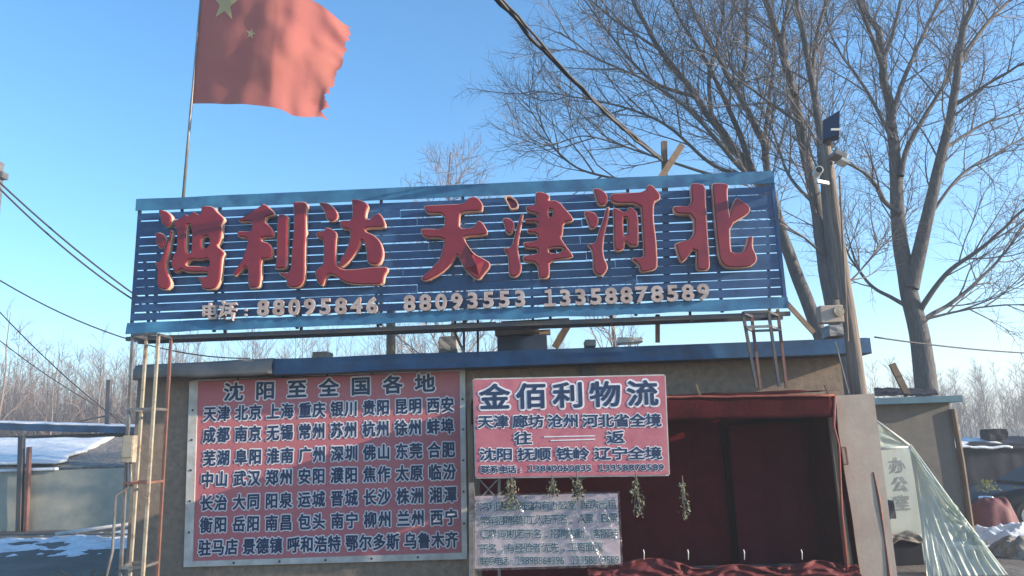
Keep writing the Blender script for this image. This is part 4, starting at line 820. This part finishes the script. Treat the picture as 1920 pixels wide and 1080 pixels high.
def tarp_pile(px0, px1, py0, py1, Y, mat, name, lab, cat, seed):
    a, b = at(px0, py1, Y), at(px1, py1, Y); h = at((px0+px1)/2, py0, Y).z-a.z; cx = (a.x+b.x)/2; rx = (b.x-a.x)/2; mb = MB(); N1, N2 = 12, 40; zb = gz(cx, Y)-.03; H = max(.1, a.z+h-zb); mb.v.append(Vector((cx+.25*rx, Y, zb+H*.98)))
    for i in range(1, N1+1):
        s = i/N1
        for k in range(N2):
            an = 2*math.pi*k/N2; rr = s*(1+.12*noise.noise(Vector((math.cos(an)*2, math.sin(an)*2, seed)))+.05*math.sin(an*9)*s); mb.v.append(Vector((cx+rx*rr*math.cos(an)+.25*rx*(1-s), Y+rx*.8*rr*math.sin(an), zb+H*max(0, 1-s**3.4)**.8*(1+.28*s*noise.noise(Vector((math.cos(an)*2.2, math.sin(an)*2.2+s*3, seed)))))))
    for k in range(N2): mb.f.append((0, 1+k, 1+(k+1) % N2))
    for i in range(N1-1):
        for k in range(N2): mb.f.append((1+i*N2+k, 1+(i+1)*N2+k, 1+(i+1)*N2+(k+1) % N2, 1+i*N2+(k+1) % N2))
    return tag(mb.build(name, MAT[mat], smooth=True), lab, cat)
tarp_pile(1808, 1910, 934, 985, 3.6, 'heap', 'tarp_heap', 'dark red tarpaulin heap beyond the polythene tent in front of the car', 'tarpaulin', 2.2)
p = at(1850, 915, 3.6); m = MB(); leafclump(m, p+Vector((0,0,.12)), .16, .2, 160, random.Random(8), .05); tag(m.build('dry_plant', MAT['green']), 'yellow green plant stalks lying on top of the red tarpaulin heap', 'plant')
p = at(1890, 1000, 2.6); blob('snow_bank', p.x+.2, 2.5, 1.1, .8, .22, 'snow', 9.1, kind='structure')
p = at(1890, 1060, 1.4); blob('dirt_mound', p.x+.2, 1.2, .75, .5, .2, 'earth', 3.4, kind='structure')
tuft(1866, 1035, 1.5, .18, 40, 'short yellowish grass tuft on the dirt mound at the bottom right', 5, .8)
p0, p1 = at(1664, 1012, .62), at(1728, 1012, .62); t = thing('dark_chest', ((p0.x+p1.x)/2, .9, 0), 'dark chest with brown sacking on its lid inside the tent, below the pale door', 'chest')
m = MB(); m.bx(p0.x, p1.x, .62, .84, 0, p0.z-.02); m.build('chest_body', MAT['lumber'], t, bevel=.01)
m = MB(); m.sheet((p0.x, .58, p0.z-.05), (p1.x+.03, .58, p0.z-.06), (p1.x+.03, .83, p0.z+.03), (p0.x, .83, p0.z+.03), 30, 10, lambda u, v, p: (0, 0, .05*noise.noise(p*9)+.02)); m.build('sacking', MAT['earth'], t, solid=.012)
lump('storage_box', 1665, 955, .55, .12, .22, 'lumber', 'small dark box beside the pale door inside the tent', 'box', 6, .15)
# lumber stack with snow
LY = 11.0
t = thing('covered_stack', (at(1880, 860, LY).x, LY+.8, -.5), 'stack under a dark tarpaulin with a snowy top behind the parked car', 'stack')
x0, x1 = at(1785, 860, LY).x, at(2050, 860, LY).x; rnd = random.Random(5); m = MB(); z = -.5
m.sheet((x0, LY-.12, -.5), (x1, LY-.12, -.5), (x1, LY-.02, 1.19), (x0, LY-.02, 1.22), 60, 16, lambda u, v, p: (0, .05*noise.noise(Vector((p.x*1.2, 1, p.z*1.5)))+.03*noise.noise(Vector((p.x*4, 7, p.z))), 0)); m.sheet((x0, LY+1.6, -.5), (x0, LY-.12, -.5), (x0, LY-.02, 1.22), (x0, LY+1.6, 1.3), 12, 8)
m.build('tarpaulin', MAT['lumber'], t, smooth=True)
m = MB(); m.sheet((x0, LY-.1, 1.22), (x1, LY-.1, 1.18), (x1, LY+1.6, 1.36), (x0, LY+1.6, 1.36), 40, 8, lambda u, v, p: (0, 0, .08*noise.noise(p*1.6)-(.12 if v < .1 else 0))); m.build('sheeting', MAT['lumber'], t, solid=.03)
m = MB(); m.sheet((x0-.05, LY-.16, 1.16), (x0+1.5, LY-.16, 1.1), (x0+1.3, LY+1.0, 1.36), (x0, LY+1.0, 1.36), 24, 8, lambda u, v, p: (0, 0, .05*noise.noise(p*3)+.02)); m.build('snow', MAT['snow'], t, smooth=True, solid=.05)
lump('crate', 1862, 815, LY+.6, .48, .3, 'lumber', 'dark square crate resting on top of the tarpaulin covered stack', 'crate', 7, .5)
# dark car
CY, cx0 = 8.0, at(1800, 900, 8.0).x; zg = gz(cx0+1.5, CY)
t = thing('parked_car', (cx0+2.25, CY, zg), 'dark navy saloon car parked beyond the red tarpaulin heap', 'car')
def loft(stn, name, mat, **kw):
    mb = MB(); n = len(stn[0]); 
    for s in stn: mb.v += [Vector(p) for p in s]
    for i in range(len(stn)-1):
        for k in range(n): mb.f.append((i*n+k, i*n+(k+1) % n, (i+1)*n+(k+1) % n, (i+1)*n+k))
    mb.f += [tuple(range(n-1, -1, -1)), tuple((len(stn)-1)*n+k for k in range(n))]; return mb.build(name, mat, t, **kw)
def sec(x, zb, zt, hw, tuck=.12): return [(cx0+x, CY-hw, zg+zb), (cx0+x, CY-hw, zg+zt-.12), (cx0+x, CY-hw+tuck, zg+zt), (cx0+x, CY+hw-tuck, zg+zt), (cx0+x, CY+hw, zg+zt-.12), (cx0+x, CY+hw, zg+zb)]
loft([sec(0,.3,.62,.7), sec(.15,.22,.74,.82), sec(.7,.2,.86,.88), sec(1.3,.2,.93,.9), sec(3.4,.2,.96,.9), sec(4.2,.22,.92,.86), sec(4.5,.35,.8,.75)], 'body', MAT['car'], smooth=True, bevel=.03)
cab = loft([sec(1.15,.9,.98,.76,.1), sec(1.95,.9,1.38,.66,.14), sec(2.6,.9,1.44,.66,.16), sec(3.2,.9,1.38,.66,.14), sec(3.9,.9,.99,.74,.1)], 'roof', MAT['car'], bevel=.03)
for sd in (-1,):
    for pl_ in ([(1.45,.98),(2.0,1.32),(2.5,1.36),(2.5,.98)], [(2.58,.98),(2.58,1.36),(3.1,1.32),(3.6,.99)]):
        m = MB(); m.add([(cx0+x, CY+sd*(.765-.22*max(0, z-.9))-.03, zg+z) for x, z in pl_], [(0,1,2,3)]); m.build('window', MAT['glass'], t, solid=.01)
m = MB(); m.tube([(cx0+1.2, CY-.77, zg+.99), (cx0+1.95, CY-.70, zg+1.38), (cx0+2.6, CY-.7, zg+1.43), (cx0+3.2, CY-.7, zg+1.38), (cx0+3.8, CY-.77, zg+1.0)], .012, 6); m.tube([(cx0+1.3, CY-.91, zg+.9), (cx0+3.8, CY-.91, zg+.93)], .012, 6); m.build('trim', MAT['chrome'], t)
m = MB(); m.box((cx0+1.5, CY-.98, zg+1.02), (.12,.2,.13)); m.build('mirror', MAT['car'], t, bevel=.03)
m = MB(); m.box((cx0+.1, CY-.72, zg+.68), (.22,.22,.12)); m.build('headlight', MAT['chrome'], t, bevel=.03)
for x in (.85, 3.55):
    for sd in (-1, 1):
        m = MB(); m.tube([(cx0+x, CY+sd*.72, zg+.32), (cx0+x, CY+sd*.92, zg+.32)], .32, 24); wh = m.build('wheel', MAT['tyre'], t, bevel=.03); m = MB(); m.tube([(cx0+x, CY+sd*.9, zg+.32), (cx0+x, CY+sd*.93, zg+.32)], .2, 20); m.build('rim', MAT['chrome'], wh)

HAZE = .0032
if HAZE:
    hm = bpy.data.materials.new('haze'); hm.use_nodes = True; n = hm.node_tree; n.nodes.clear(); v = n.nodes.new('ShaderNodeVolumePrincipled'); v.inputs['Density'].default_value = HAZE; v.inputs['Color'].default_value = (.85,.92,1,1); v.inputs['Anisotropy'].default_value = .2
    o = n.nodes.new('ShaderNodeOutputMaterial'); n.links.new(v.outputs[0], o.inputs['Volume']); m = MB(); m.bx(-410, 410, -62, 402, -2, 22); tag(m.build('haze', hm), kind='stuff')
for o in bpy.data.objects:
    if '_o' in o: del o['_o']
